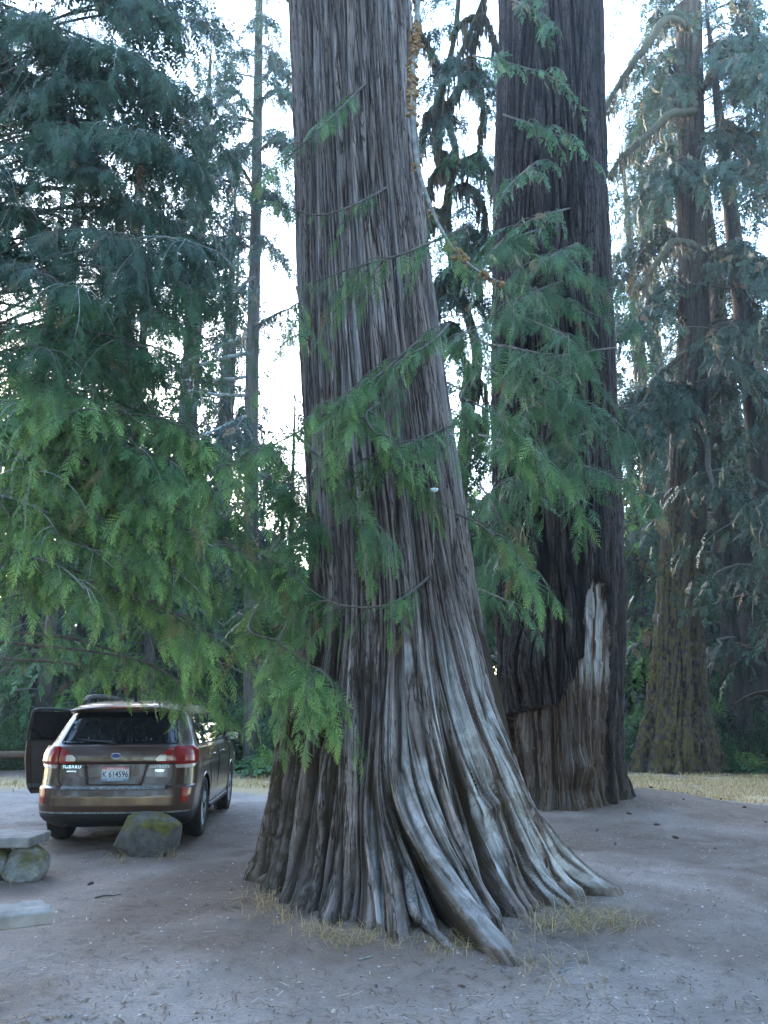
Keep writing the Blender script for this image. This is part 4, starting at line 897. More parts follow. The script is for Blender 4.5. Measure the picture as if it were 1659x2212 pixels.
# ---------------------------------------------------------------- rocks, benches
def rock(name, label, cat, c, r, seed, moss=.6, parent=None, flatb=True, cols=((.10, .095, .10), (.24, .23, .24))):
    bm = bmesh.new(); bmesh.ops.create_icosphere(bm, subdivisions=5, radius=1.0)
    V = np.array([v.co[:] for v in bm.verts]); F = np.array([[v.index for v in f.verts] for f in bm.faces]); bm.free()
    rr = np.random.default_rng(seed)
    for k in range(12):   # chip facets
        n = unit(rr.normal(size=3) + np.array([0, -.3, .3])); d = rr.uniform(.68, .9); s = V @ n; V = V - np.outer(np.maximum(s - d, 0) * .92, n)
    V = V * (1 + .10 * (fbm(V[:, 0] * 2 + 5, V[:, 1] * 2 + V[:, 2] * 2, seed, 4) - .45)[:, None] + .05 * (fbm(V[:, 0] * 9 + V[:, 2] * 5, V[:, 1] * 9 + V[:, 2] * 7, seed + 3, 3) - .45)[:, None])
    V = V * np.array(r)
    m, n, b = newmat(name + '_stone'); b.inputs['Roughness'].default_value = .9
    f = noise(n, 9, 7, rough=.7); f2 = noise(n, 5, 5); c0 = mixc(n, ramp(n, f, .3, .7), *cols)
    g = N(n, 'ShaderNodeNewGeometry'); sx = N(n, 'ShaderNodeSeparateXYZ'); n.links.new(g.outputs['Normal'], sx.inputs[0])
    mm = N(n, 'ShaderNodeMath', operation='MULTIPLY'); n.links.new(ramp(n, sx.outputs[2], -.1, .45), mm.inputs[0]); n.links.new(ramp(n, f2, .36, .52, 0, moss), mm.inputs[1])
    mc = mixc(n, ramp(n, f, .35, .65), (.06, .055, .015), (.15, .13, .035))
    n.links.new(mixc(n, mm.outputs[0], c0, mc), b.inputs[0]); bump(n, b, f, .8, .03)
    if parent is None:
        o = mesh(name, V, F, m, None, True, rel=False); o.location = c; tag(o, label, cat); return o
    return mesh(name, V + np.array(c), F, m, parent, True, rel=False)
rc = G(299, 1850); rock('boulder', 'mossy grey boulder on the dirt right behind the parked car', 'boulder', (rc[0], rc[1] + .28, .12), (.43, .30, .29), 5, 1.0, cols=((.05, .048, .05), (.17, .16, .16)))
wz = flat('weathered_plank', (.21, .185, .17), .85, var=.45, vs_=5)
def bench():
    nearc = G(119, 1962, .45); e = np.array([-.86, -.51]); w = np.array([-.60, .80]) * .30; L = 1.7
    root = thing('plank_bench', 'pale weathered plank bench end poking in at the left edge, nearest the camera', 'bench', (nearc[0], nearc[1], 0))
    rr = np.random.default_rng(3); n = 40; m_ = 8; V = []
    for i in range(n):
        for j in range(m_):
            f = i / (n - 1); g = j / (m_ - 1); p = e * L * f + w * g; chip = .02 * (rr.random() - .5) if i == 0 else 0
            V.append((p[0] - e[0] * chip, p[1] - e[1] * chip, .45 - .012 * abs(2 * g - 1) ** 4 + .004 * math.sin(g * 9 + f * 3)))
    V = np.array(V); B = V.copy(); B[:, 2] = .37; nv = len(V); F = grid_faces(n, m_, False)
    ring = [j for j in range(m_)] + [i * m_ + m_ - 1 for i in range(1, n)] + [(n - 1) * m_ + j for j in range(m_ - 2, -1, -1)] + [i * m_ for i in range(n - 2, 0, -1)]
    S = np.array([(ring[i], ring[(i + 1) % len(ring)], ring[(i + 1) % len(ring)] + nv, ring[i] + nv) for i in range(len(ring))])
    ob = mesh('seat_plank', np.concatenate([V, B]), np.concatenate([F, F[:, ::-1] + nv, S[:, ::-1]]), wz, root, False, rel=False)
    mod = ob.modifiers.new('b', 'BEVEL'); mod.width = .008; mod.segments = 2; mod.limit_method = 'ANGLE'
    for f in (.42, .85):
        p = e * L * f + w * .5; rock('support_stone', '', '', (p[0], p[1], .17), (.17, .15, .215), 40 + int(f * 10), .7, root)
bench()
def slab():
    c = G(64, 1810, .36); root = thing('stone_slab_bench', 'grey stone slab bench on mossy rocks at the left edge, left of the boulder', 'bench', (c[0], c[1], 0))
    o = MB(); o.box((-1.8, 0, .27), (0, .5, .36)); o.build('seat_slab', flat('slab_stone', (.20, .185, .18), .9, var=.4, vs_=7), root, bevel=.018)
    rock('support_stone', '', '', (-.10, .22, .09), (.20, .26, .20), 61, .9, root, cols=((.08, .08, .08), (.36, .36, .37)))
    rock('support_stone', '', '', (-.42, .20, .09), (.20, .26, .20), 62, .8, root, cols=((.08, .08, .08), (.36, .36, .37)))
    rock('support_stone', '', '', (-1.5, .22, .09), (.22, .26, .20), 63, .8, root)
slab()
# ---------------------------------------------------------------- dry grass
def blades(name, label, pts, hh, seed, lean=.8, green=.1, cat='grass', w=.004):
    rg = np.random.default_rng(seed); n = len(pts); p = np.asarray(pts); z = gh(p[:, 0], p[:, 1]) - .01
    a = rg.uniform(0, 6.283, n); h = hh * rg.uniform(.4, 1.3, n); l = lean * h * rg.uniform(.2, 1.4, n)
    d = np.stack([np.cos(a), np.sin(a), 0 * a], -1); s = np.stack([-np.sin(a), np.cos(a), 0 * a], -1) * w * rg.uniform(.7, 1.6, (n, 1))
    b = np.stack([p[:, 0], p[:, 1], z], -1); m1 = b + d * l[:, None] * .35 + UP * h[:, None] * .65; t = b + d * l[:, None] + UP * h[:, None] * rg.uniform(.4, 1, (n, 1))
    V = np.stack([b - s, b + s, m1 + s * .8, m1 - s * .8, t + s * .2, t - s * .2], 1).reshape(-1, 3)
    i = np.arange(n)[:, None] * 6; F = np.concatenate([i + np.array([[0, 1, 2, 3]]), i + np.array([[3, 2, 4, 5]])])
    g = (rg.random(n) < green).astype(float); A = np.stack([rg.random(n), g, 0 * g], -1)
    o = mesh(name, V, F, M['dry'], None, attrs={'tint': np.repeat(A, 6, 0)}); return tag(o, label, cat, kind='stuff')
rg = np.random.default_rng(21); pts = []
for (u, v, su, sv, n) in [(575, 1960, 22, 16, 160), (600, 1995, 30, 12, 110), (700, 2030, 35, 10, 160), (760, 2045, 35, 10, 160), (830, 2045, 30, 10, 90), (950, 2060, 60, 12, 160), (1020, 2050, 50, 12, 120), (1200, 2005, 40, 14, 300), (1280, 2000, 40, 14, 260), (1330, 2010, 40, 14, 120), (1180, 2090, 60, 14, 60), (60, 1890, 20, 8, 90), (255, 1855, 12, 5, 40), (370, 1850, 14, 5, 40), (20, 1885, 20, 8, 60), (1360, 1775, 25, 12, 60), (1240, 2140, 50, 14, 30)]:
    for k in range(n):
        q = G(u + rg.normal() * su, v + rg.normal() * sv); pts.append(q[:2])
blades('dry_grass_tufts', 'straw coloured grass tufts around the foot of the giant cedar', pts, 0.10, 1, 2.0, .12, w=.0018)
gr = []
for k in range(26000):
    x = rg.uniform(-13, 13); y = rg.uniform(14.2, 21)
    if math.hypot(x - 2.86, y - 13.0) < 1.3: continue
    d = float(fbm(np.array(x * .8), np.array(y * .8), 88, 3)); e = math.exp(-((y - 17.6) / 2.0) ** 2)
    if -7 < x < -1.2 and y < 16.6: continue
    if d * e * 1.5 > rg.uniform(.25, .75): gr.append((x, y))
blades('dry_grass', 'pale dry meadow grass in a strip along the forest edge', gr, .13, 2, 1.4, .15, w=.007)
gr = [(x + rg.normal() * .5, y + rg.normal() * .5) for x, y in [tuple(rg.uniform((4.3, 13.9), (12, 20))) for _ in range(20000)]]
gr = [(x, y) for x, y in gr if float(fbm(np.array(x * .9), np.array(y * .9), 62, 3)) > rg.uniform(.33, .47)]
blades('dry_grass', 'thick pale dry grass in front of the mossy tree at the right', gr, .10, 3, 1.6, .05, w=.006)
# ---------------------------------------------------------------- litter: chips, cones, twigs
def litter():
    rg = np.random.default_rng(55); V = []; F = []; n = 0; T = []
    for k in range(10500):
        q = G(rg.uniform(-60, 1720), 1700 + 560 * rg.random() ** .8)
        if rg.random() < .55: q = np.array([rg.normal() * 2.3 + 1.3, rg.normal() * 2.0 + 9.0, 0])
        if q[1] < 3.4 or q[1] > 17: continue
        z = float(gh(q[0], q[1])) + .008; a = rg.uniform(0, 6.28); l = rg.choice([rg.uniform(.005, .014), rg.uniform(.015, .05)], p=[.65, .35]); w = l * rg.uniform(.2, .5) if l < .02 else rg.uniform(.0015, .004)
        c, s = math.cos(a), math.sin(a); h = rg.uniform(.003, .012)
        for p_, r_ in ((-l, -w), (l, -w), (l, w), (-l, w)): V.append((q[0] + p_ * c - r_ * s, q[1] + p_ * s + r_ * c, z + h * (1 if p_ > 0 else .3)))
        F.append((n, n + 1, n + 2, n + 3)); n += 4; T += [(rg.random(), 1.0 if rg.random() < .07 else 0, 0)] * 4
    m = leafmat('litter', (.035, .025, .02), (.17, .11, .065), (.36, .29, .22), 0)
    tag(mesh('forest_litter', np.array(V), np.array(F), m, None, attrs={'tint': np.array(T)}), 'scattered bark chips needles and small twigs on the dirt', 'litter', kind='stuff')
litter()
def cone_mesh():
    V = []; 
    rg = np.random.default_rng(2)
    for a in np.linspace(.15, np.pi - .15, 8):
        for b in np.linspace(0, 6.283, 9)[:-1]: s = rg.uniform(.8, 1.25); V.append((math.cos(a) * .055, math.sin(a) * math.cos(b) * .022 * s, math.sin(a) * math.sin(b) * .022 * s))
    return np.array(V), grid_faces(8, 8)
cm = flat('cone_brown', (.06, .042, .035), .9, var=.4, vs_=60)
src = None
rg = np.random.default_rng(66)
spots = [(1370, 1700), (1395, 1730), (1410, 1745), (1450, 1712), (1500, 1720), (1520, 1735), (1480, 1760), (1330, 1760), (1360, 1775), (1560, 1745), (1420, 1790), (1290, 1800), (1460, 1815), (1545, 1840), (1355, 1745), (1385, 1715), (1440, 1740), (1610, 1760), (1655, 1782), (1330, 1830), (195, 1915), (1340, 1720), (1400, 1700), (570, 1700), (560, 1850), (1475, 1735), (1500, 1690), (1540, 1700)]
for i, (u, v) in enumerate(spots):
    q = G(u, v)
    if src is None:
        Vc, Fc = cone_mesh(); src = mesh('fir_cone', Vc, Fc, cm, None, False, rel=False); o = src
    else: o = src.copy(); COL.objects.link(o)
    o.location = (q[0], q[1], float(gh(q[0], q[1])) + .02); o.rotation_euler = (0, rg.uniform(-.2, .2), rg.uniform(0, 6.28)); s = rg.uniform(.45, .85); o.scale = (s, s, s)
    tag(o, 'small dark cone lying on the dirt', 'cone', 'dark cones scattered on the dirt')
for i, (a, b, lab) in enumerate([((390, 1812), (425, 1806), 'dark twig on the dirt right of the boulder'), ((205, 1945), (262, 1938), 'thin dark twig on the dirt below the boulder'), ((500, 1972), (528, 1978), 'short dark stick left of the grass tufts at the cedar foot'), ((775, 2085), (865, 2073), 'pale straw twig on the dirt in front of the giant cedar'), ((1210, 2110), (1265, 2098), 'pale thin twig right of the long root tip')]):
    A, B = G(*a), G(*b); A[2] = float(gh(A[0], A[1])) + .012; B[2] = float(gh(B[0], B[1])) + .012; c = (A + B) / 2
    o = MB(); o.tube(smooth_path([A - c, (A - c) * .3 + np.array([0, .01, .006]), (B - c) * .4, B - c], 12), np.linspace(.008, .003, 12), 6)
    ob = o.build('twig', M['branch'] if 'dark' in lab else M['dry_twig'] if 'dry_twig' in M else M['branch_pale'], None, True); ob.location = c; tag(ob, lab, 'twig')
# ---------------------------------------------------------------- the parked car (x forward from the rear bumper, y left, z up)
CAR = thing('parked_car', 'brown station wagon parked at the left with its front left door open', 'car', (-3.05, 9.39, 0), math.pi / 2 + .072)
TZ = np.array([.20, .27, .33, .38, .45, .55, .62, .645, .66, .75, .86, .895, .915, .98, 1.04, 1.075, 1.10, 1.13, 1.30, 1.46, 1.50, 1.53])
TR = np.array([.30, .12, .03, .01, .00, .005, .02, .03, .085, .105, .12, .125, .095, .10, .115, .13, .155, .185, .33, .465, .48, .45])
TW = np.array([.80, .86, .885, .895, .905, .91, .912, .912, .912, .912, .908, .906, .905, .898, .885, .868, .852, .838, .765, .690, .672, .650])
TF = np.array([4.60, 4.70, 4.75, 4.77, 4.79, 4.79, 4.79, 4.785, 4.78, 4.74, 4.68, 4.62, 4.57, 4.35, 3.98, 3.76, 3.64, 3.58, 3.22, 2.88, 2.76, 2.62])
def tbl(z): z = np.asarray(z, float); return np.interp(z, TZ, TR), np.interp(z, TZ, TW), np.interp(z, TZ, TF)
def taper(x): return 1 - .055 * (np.abs(x - 2.35) / 2.4) ** 3
def carS(s, z, off=0.0):
    """point on the body at signed arc distance s (negative = right side) from the middle of the rear, height z"""
    s, z = np.broadcast_arrays(np.asarray(s, float), np.asarray(z, float))
    R, W, F = tbl(z); c = .26 - .06 * sstep(1.1, 1.5, z); a = W - c; q = np.abs(s); sg = np.sign(s); arc = np.pi / 2 * c
    x = np.where(q < a, R, 0.0); y = np.where(q < a, q, 0.0)
    th = np.clip((q - a) / c, 0, np.pi / 2); m = (q >= a) & (q < a + arc)
    x = np.where(m, R + c * (1 - np.cos(th)), x); y = np.where(m, a + c * np.sin(th), y)
    m2 = q >= a + arc; xs = R + c + (q - a - arc); L1 = F - c
    x = np.where(m2 & (xs <= L1), xs, x); y = np.where(m2 & (xs <= L1), W, y)
    th2 = np.clip((xs - L1) / c, 0, np.pi / 2); m3 = m2 & (xs > L1)
    x = np.where(m3, L1 + c * np.sin(th2), x); y = np.where(m3, W - c * (1 - np.cos(th2)), y)
    over = np.maximum(xs - L1 - arc, 0); y = np.where(m3, y - over, y)
    bow = np.exp(-np.maximum(x - R, 0) / .5); x = x + .10 * (y / .9) ** 2 * bow
    fb = np.exp(-np.maximum(F - x, 0) / .5) * (x > 2.6); x = x - .22 * (y / .9) ** 2 * fb
    y = y * taper(x)
    # licence plate recess in the tailgate
    hw = .38 - .30 * (.89 - z) * .8
    rec = sstep(hw, hw - .035, q) * sstep(.635 + .0, .675, z) * sstep(.905, .885, z) * sstep(.90, .89, z)
    rec = sstep(hw, hw - .03, q) * sstep(.655, .675, z) * sstep(.902, .892, z) * (x < 1)
    x = x + .035 * rec
    # shoulder line on the flanks
    sh = .012 * np.exp(-((z - .90) / .05) ** 2) * m2; y = y + sh
    P_ = np.stack([x, y * np.where(sg == 0, 1, sg), z], -1)
    return P_
def carN(s, z):
    e = .004; a = carS(s + e, z) - carS(s - e, z); b = carS(s, z + e) - carS(s, z - e); n = np.cross(b, a); n = unit(n)
    c = carS(s, z) - np.array([2.3, 0, .8]); flip = np.sign((n * c).sum(-1, keepdims=True)); return n * flip
def sx(x, z, side=-1):
    """arc distance of flank position x"""
    R, W, F = tbl(z); c = .26 - .06 * sstep(1.1, 1.5, z); return side * (W - c + np.pi / 2 * c + (x - R - c))
def patch(name, rows, mat, off=.004, th=.006, nz=14, ns=24, parent=None, conv=None, smooth=True):
    """rows: (z, s0, s1) outline, s through conv if given"""
    rows = sorted(rows); zz = np.linspace(rows[0][0], rows[-1][0], nz); r = np.array(rows, float)
    s0 = np.interp(zz, r[:, 0], r[:, 1]); s1 = np.interp(zz, r[:, 0], r[:, 2])
    g = np.linspace(0, 1, ns); S = s0[:, None] * (1 - g) + s1[:, None] * g; Z = np.broadcast_to(zz[:, None], S.shape)
    if conv: S = conv(S, Z)
    Pm = carS(S, Z); Nm = carN(S, Z)
    top = (Pm + Nm * (off + th)).reshape(-1, 3); bot = (Pm + Nm * (off - .012)).reshape(-1, 3); n = len(top)
    F = grid_faces(nz, ns, False)
    if np.mean(S) < 0 and not conv or conv and np.mean(S) < 0: F = F[:, ::-1]
    ring = list(range(ns)) + [i * ns + ns - 1 for i in range(1, nz)] + [(nz - 1) * ns + j for j in range(ns - 2, -1, -1)] + [i * ns for i in range(nz - 2, 0, -1)]
    Sd = np.array([(ring[i], ring[(i + 1) % len(ring)], ring[(i + 1) % len(ring)] + n, ring[i] + n) for i in range(len(ring))])
    return mesh(name, np.concatenate([top, bot]), np.concatenate([F, Sd]), mat, parent or CAR, False, rel=False)
paint, pn, pb = newmat('brown_metallic_paint')
fN = noise(pn, 3, 3); pn.links.new(mixc(pn, ramp(pn, fN, .3, .7), (.058, .031, .023), (.072, .040, .030)), pb.inputs[0])
pb.inputs['Metallic'].default_value = .35; pb.inputs['Roughness'].default_value = .36; pb.inputs['Coat Weight'].default_value = .7; pb.inputs['Coat Roughness'].default_value = .08
dn = noise(pn, 40, 6); pn.links.new(ramp(pn, dn, .3, .75, .28, .5), pb.inputs['Roughness'])
clad = flat('black_plastic', (.022, .023, .026), .55, var=.2); rubber = flat('tyre_rubber', (.018, .018, .018), .85, var=.3, vs_=12)
glass, gn, gb = newmat('tinted_glass'); gb.inputs[0].default_value = (.008, .009, .011, 1); gb.inputs['Roughness'].default_value = .03; gb.inputs['Specular IOR Level'].default_value = .6
chrome = flat('chrome', (.65, .66, .68), .18, 1); alloy = flat('alloy_wheel', (.42, .42, .43), .35, .8, var=.1)
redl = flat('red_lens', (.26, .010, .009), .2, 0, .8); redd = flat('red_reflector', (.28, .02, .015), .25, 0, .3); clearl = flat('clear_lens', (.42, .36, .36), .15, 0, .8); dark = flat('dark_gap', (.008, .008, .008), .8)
inner = flat('interior_trim', (.055, .047, .04), .8, var=.2); scuff = flat('scuffed_plastic', (.18, .19, .20), .5, var=.6, vs_=30)
def car_body():
    zs = np.concatenate([np.arange(.20, 1.53, .0125), [1.53]])
    nS, nA, nL, nF = 40, 10, 150, 16
    rows = []
    for z in zs:
        R, W, F = tbl(z); c = float(.26 - .06 * sstep(1.1, 1.5, z)); a = W - c; arc = math.pi / 2 * c; L = F - R - 2 * c
        q = np.concatenate([np.linspace(0, a, nS, endpoint=False), a + np.linspace(0, arc, nA, endpoint=False), a + arc + np.linspace(0, L, nL, endpoint=False), a + arc + L + np.linspace(0, arc, nA, endpoint=False), a + 2 * arc + L + np.linspace(0, a, nF)])
        h = carS(q, z); h[0, 1] = 0; h[-1, 1] = 0
        full = np.concatenate([h, (h * [1, -1, 1])[-2:0:-1]]); rows.append(full)
    top = rows[-1]; ctr = np.array([1.55, 0, 1.53])
    for k, (t, dz) in enumerate([(.965, .018), (.90, .034), (.78, .052), (.6, .066), (.4, .075), (.2, .080), (.03, .082)]):
        r = (top - ctr) * t + ctr; r[:, 2] = 1.53 + dz + .012 * np.clip((r[:, 0] - .4) / 1.2, 0, 1) * (1 if t < .9 else .3); rows.append(r)
    V = np.concatenate(rows); nr, nc = len(rows), len(top); F = grid_faces(nr, nc)
    me = bpy.data.meshes.new('body'); 
    caps = [list(range(nc))[::1], [(nr - 1) * nc + j for j in range(nc)][::-1]]
    me.from_pydata(V.tolist(), [], F.tolist() + caps)
    bm = bmesh.new(); bm.from_mesh(me); bmesh.ops.remove_doubles(bm, verts=bm.verts, dist=1e-5); bmesh.ops.recalc_face_normals(bm, faces=bm.faces); bm.to_mesh(me); bm.free()
    ob = bpy.data.objects.new('body', me); COL.objects.link(ob)
    cutters = []
    for xa in (1.0, 3.74):
        for s in (-1, 1):
            b = bmesh.new(); bmesh.ops.create_cone(b, cap_ends=True, segments=64, radius1=.385, radius2=.385, depth=.42)
            bmesh.ops.rotate(b, verts=b.verts, matrix=Matrix.Rotation(math.pi / 2, 3, 'X')); bmesh.ops.translate(b, verts=b.verts, vec=(xa, s * .90, .35))
            m2 = bpy.data.meshes.new('cut'); b.to_mesh(m2); b.free(); co = bpy.data.objects.new('cut', m2); COL.objects.link(co); cutters.append(co)
            md = ob.modifiers.new('b', 'BOOLEAN'); md.operation = 'DIFFERENCE'; md.object = co; md.solver = 'EXACT'
    bpy.context.view_layer.update(); dg = bpy.context.evaluated_depsgraph_get()
    nm = bpy.data.meshes.new_from_object(ob.evaluated_get(dg)); bpy.data.objects.remove(ob)
    for c in cutters: bpy.data.objects.remove(c)
    nm.name = 'body'; nm.materials.clear(); nm.materials.append(paint); nm.materials.append(clad); nm.materials.append(dark)
    for p in nm.polygons:
        c = p.center; wheel = min(math.hypot(c.x - 1.0, c.z - .35), math.hypot(c.x - 3.74, c.z - .35))
        p.material_index = 2 if (wheel < .384 and abs(p.normal.y) < .5 or (wheel < .38 and abs(c.y) < .72) or c.z < .205) else (1 if c.z < (.375 if c.x < .9 or c.x > 4.2 else .33) else 0)
        p.use_smooth = True
    nm.set_sharp_from_angle(angle=math.radians(32))
    o = bpy.data.objects.new('body', nm); COL.objects.link(o); o.parent = CAR
    return o
body = car_body()
# wheel arch lips
for xa in (1.0, 3.74):
    for s in (-1, 1):
        o = MB(); a = np.linspace(-.15, math.pi + .15, 40); pts = []
        for t in a:
            x = xa + .39 * math.cos(t); z = .35 + .39 * math.sin(t); q = carS(sx(x, z, s), z); pts.append((x, q[1] - s * .004, z))
        o.tube(pts, .014, 6); o.build('arch_lip', paint, CAR, True)
# glass
rg_ = [(1.118, -.655, .655), (1.135, -.675, .675), (1.30, -.625, .625), (1.44, -.57, .57), (1.462, -.545, .545)]
rw = patch('rear_window', rg_, glass, nz=20, ns=40)
patch('window_seal', [(1.108, -.675, .675), (1.13, -.695, .695), (1.30, -.645, .645), (1.45, -.588, .588), (1.472, -.56, .56)], dark, .001, .004, 20, 40)
for s in (-1, 1):
    cv = lambda X, Z, s=s: sx(X, Z, s)
    fl = lambda rows: rows
    patch('window_trim', [(1.085, .60, 3.42), (1.10, .55, 3.50), (1.30, .66, 3.13), (1.43, .86, 2.86), (1.455, .98, 2.78)], dark, .001, .003, 14, 60, conv=cv)
    patch('side_window', [(1.10, .60, 1.16), (1.12, .585, 1.17), (1.30, .69, 1.24), (1.42, .87, 1.28), (1.435, 1.0, 1.285)], glass, nz=12, ns=16, conv=cv)
    patch('side_window', [(1.10, 1.20, 2.06), (1.30, 1.28, 2.07), (1.44, 1.32, 2.08)], glass, nz=12, ns=20, conv=cv)
    if s < 0: patch('side_window', [(1.10, 2.13, 3.38), (1.30, 2.14, 3.06), (1.44, 2.15, 2.80)], glass, nz=12, ns=24, conv=cv)
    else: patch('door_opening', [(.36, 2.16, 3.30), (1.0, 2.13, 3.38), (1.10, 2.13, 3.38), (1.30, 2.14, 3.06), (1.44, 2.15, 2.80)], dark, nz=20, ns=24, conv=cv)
# seams
def seam(pts, s, conv=True, w=.005, name='seam'):
    o = MB(); P3 = []
    for x, z in pts:
        S = sx(x, z, s) if conv else x
        P3.append(carS(S, z) + carN(np.array(S), np.array(z)) * .0005)
    o.tube(smooth_path(P3, 40), w, 5); o.build(name, dark, CAR, True)
for s in (-1, 1):
    seam([(2.10, 1.085), (2.10, .9), (2.10, .6), (2.11, .34)], s); seam([(1.18, 1.085), (1.20, .95), (1.32, .78), (1.44, .60), (1.46, .34)], s); seam([(3.36, 1.08), (3.34, .9), (3.30, .6), (3.30, .34)], s); seam([(1.46, .345), (2.2, .34), (3.3, .345)], s)
    seam([(s * .672, 1.07), (s * .66, .95), (s * .665, .86), (s * .66, .72), (s * .60, .66)], s, False)
seam([(-.60, .655), (-.2, .652), (.2, .652), (.60, .655)], 1, False)
cap = [(.70 + .07 * math.cos(t), .88 + .075 * math.sin(t)) for t in np.linspace(0, 6.283, 20)]; seam(cap, -1, True, .003, 'fuel_door')
# scuffed sill plate on the bumper and lower bumper edge, spoiler, brake light
patch('bumper_sill', [(.624, -.60, .60), (.650, -.60, .60)], scuff, .004, .012, 4, 30)
patch('bumper_edge', [(.375, -.95, .95), (.39, -.93, .93)], scuff, .0, .006, 3, 40)
o = MB(); g = np.linspace(-.66, .66, 25); V = []
for y in g:
    bx = .10 * (y / .9) ** 2; zt = 1.545 - .05 * abs(y / .7) ** 3
    V += [(.395 + bx, y, zt - .012), (.385 + bx, y, zt - .035), (.50 + bx, y, zt - .06), (.56 + bx, y, zt + .018)]
V = np.array(V); F = []
for i in range(24):
    for j in range(4): F.append((i * 4 + j, i * 4 + (j + 1) % 4, (i + 1) * 4 + (j + 1) % 4, (i + 1) * 4 + j))
F += [(0, 3, 2, 1), (96, 97, 98, 99)]
o.add(V, F); o.build('roof_spoiler', paint, CAR, False, bevel=.008)
o = MB(); o.box((.382, -.20, 1.515), (.40, .20, 1.532)); o.build('brake_light', redl, CAR, bevel=.003)
# lamps
for s in (-1, 1):
    nm = 'tail_light'
    def ms(rows): return [(z, s * a, s * b) for z, a, b in rows]
    a1 = patch(nm, ms([(.915, .50, .665), (.93, .485, .665), (.98, .52, .662), (1.03, .575, .660), (1.065, .62, .660)]), redl, .004, .014, 12, 14)
    c1 = patch('reverse_lamp', ms([(.925, .475, .585), (.945, .46, .585), (.985, .50, .585), (.99, .515, .58)]), clearl, .016, .006, 6, 8, parent=None)
    a2 = patch(nm, ms([(.905, .678, .97), (.93, .678, 1.0), (1.0, .676, 1.03), (1.05, .674, .99), (1.075, .674, .90)]), redl, .004, .020, 12, 26)
    patch('turn_signal', ms([(.845, .70, .86), (.86, .69, .93), (.90, .680, .965)]), clearl, .003, .014, 6, 18)
    patch('reflector', ms([(.475, .81, .865), (.49, .80, .875), (.62, .795, .870), (.635, .80, .862)]), redd, .003, .006, 8, 6)
# licence plate
def lettering(txt, size, loc, mat, name, parent, ext=.002, bold=0.0, spacing=1.0, sxk=1.0):
    cu = bpy.data.curves.new(name, 'FONT'); cu.body = txt; cu.size = size; cu.extrude = ext; cu.align_x = 'CENTER'; cu.align_y = 'CENTER'; cu.offset = bold; cu.space_character = spacing; cu.resolution_u = 3
    t = bpy.data.objects.new(name, cu); COL.objects.link(t); bpy.context.view_layer.update(); dg = bpy.context.evaluated_depsgraph_get()
    me = bpy.data.meshes.new_from_object(t.evaluated_get(dg)); bpy.data.objects.remove(t)
    # text x -> -y of the car (reads from behind), text y -> z
    for v in me.vertices: x, y, z = v.co; v.co = (-z, -x * sxk, y)
    me.materials.clear(); me.materials.append(mat); ob = bpy.data.objects.new(name, me); COL.objects.link(ob); ob.parent = parent; ob.location = loc; return ob
plx = .128; pz = .785
pl = bpy.data.objects.new('licence_plate', bpy.data.meshes.new('licence_plate')); bpy.data.objects.remove(pl)
pm, mn, mb = newmat('plate_face'); mb.inputs['Roughness'].default_value = .4
tc = N(mn, 'ShaderNodeTexCoord'); sxyz = N(mn, 'ShaderNodeSeparateXYZ'); mn.links.new(tc.outputs['Object'], sxyz.inputs[0])
g1 = ramp(mn, sxyz.outputs[2], pz - .075, pz - .025); g2 = ramp(mn, sxyz.outputs[2], pz + .035, pz + .065)
cc = mixc(mn, g1, (.07, .16, .35), (.62, .68, .76)); cc = mixc(mn, g2, cc, (.62, .14, .14)); mn.links.new(cc, mb.inputs[0])
o = MB(); o.box((plx, -.152, pz - .076), (plx + .012, .152, pz + .076)); plate = o.build('licence_plate', pm, CAR, bevel=.003)
o = MB()
for a, b in (((plx - .004, -.158, pz + .076), (plx + .013, .158, pz + .084)), ((plx - .004, -.158, pz - .084), (plx + .013, .158, pz - .076)), ((plx - .004, -.160, pz - .084), (plx + .013, -.152, pz + .084)), ((plx - .004, .152, pz - .084), (plx + .013, .160, pz + .084))): o.box(a, b)
o.build('plate_frame', flat('plate_frame_metal', (.14, .16, .20), .35, .6), plate)
navy = flat('plate_ink', (.015, .02, .06), .5)
lettering('K 614596', .092, (plx - .001, 0, pz - .006), navy, 'plate_number', plate, .0008, .0012, 1.0, .80)
lettering('SCENIC IDAHO', .028, (plx - .001, 0, pz + .058), flat('plate_white', (.75, .75, .78), .5), 'plate_text', plate, .0006, .0006)
lettering('FAMOUS POTATOES', .020, (plx - .001, 0, pz - .064), flat('plate_white_ink', (.7, .72, .78), .5), 'plate_text', plate, .0006, .0004)
def onrear(y, z, off=.008): q = carS(y, z); return (q[0] - off, q[1], z)
def badge(txt, size, y, z, mat=chrome, **k):
    q = onrear(y, z); sl = float(carS(y, z + .02)[0] - carS(y, z - .02)[0]) / .04; ob = lettering(txt, size, q, mat, 'badge_lettering', CAR, .003, .0012, **k)
    yaw = math.atan(2 * .10 * y / .81); ob.rotation_euler = (0, math.atan(sl), -yaw * .9 if y > 0 else -yaw * .9); return ob
badge('SUBARU', .046, .515, .862, spacing=1.15, sxk=1.15)
badge('ADVENTURE', .018, .515, .815, spacing=1.1)
badge('OUTBACK', .036, -.515, .862, flat('dull_chrome', (.22, .22, .23), .3, .9), spacing=1.3, sxk=1.1)
badge('PZEV', .032, -.515, .818, sxk=1.4)
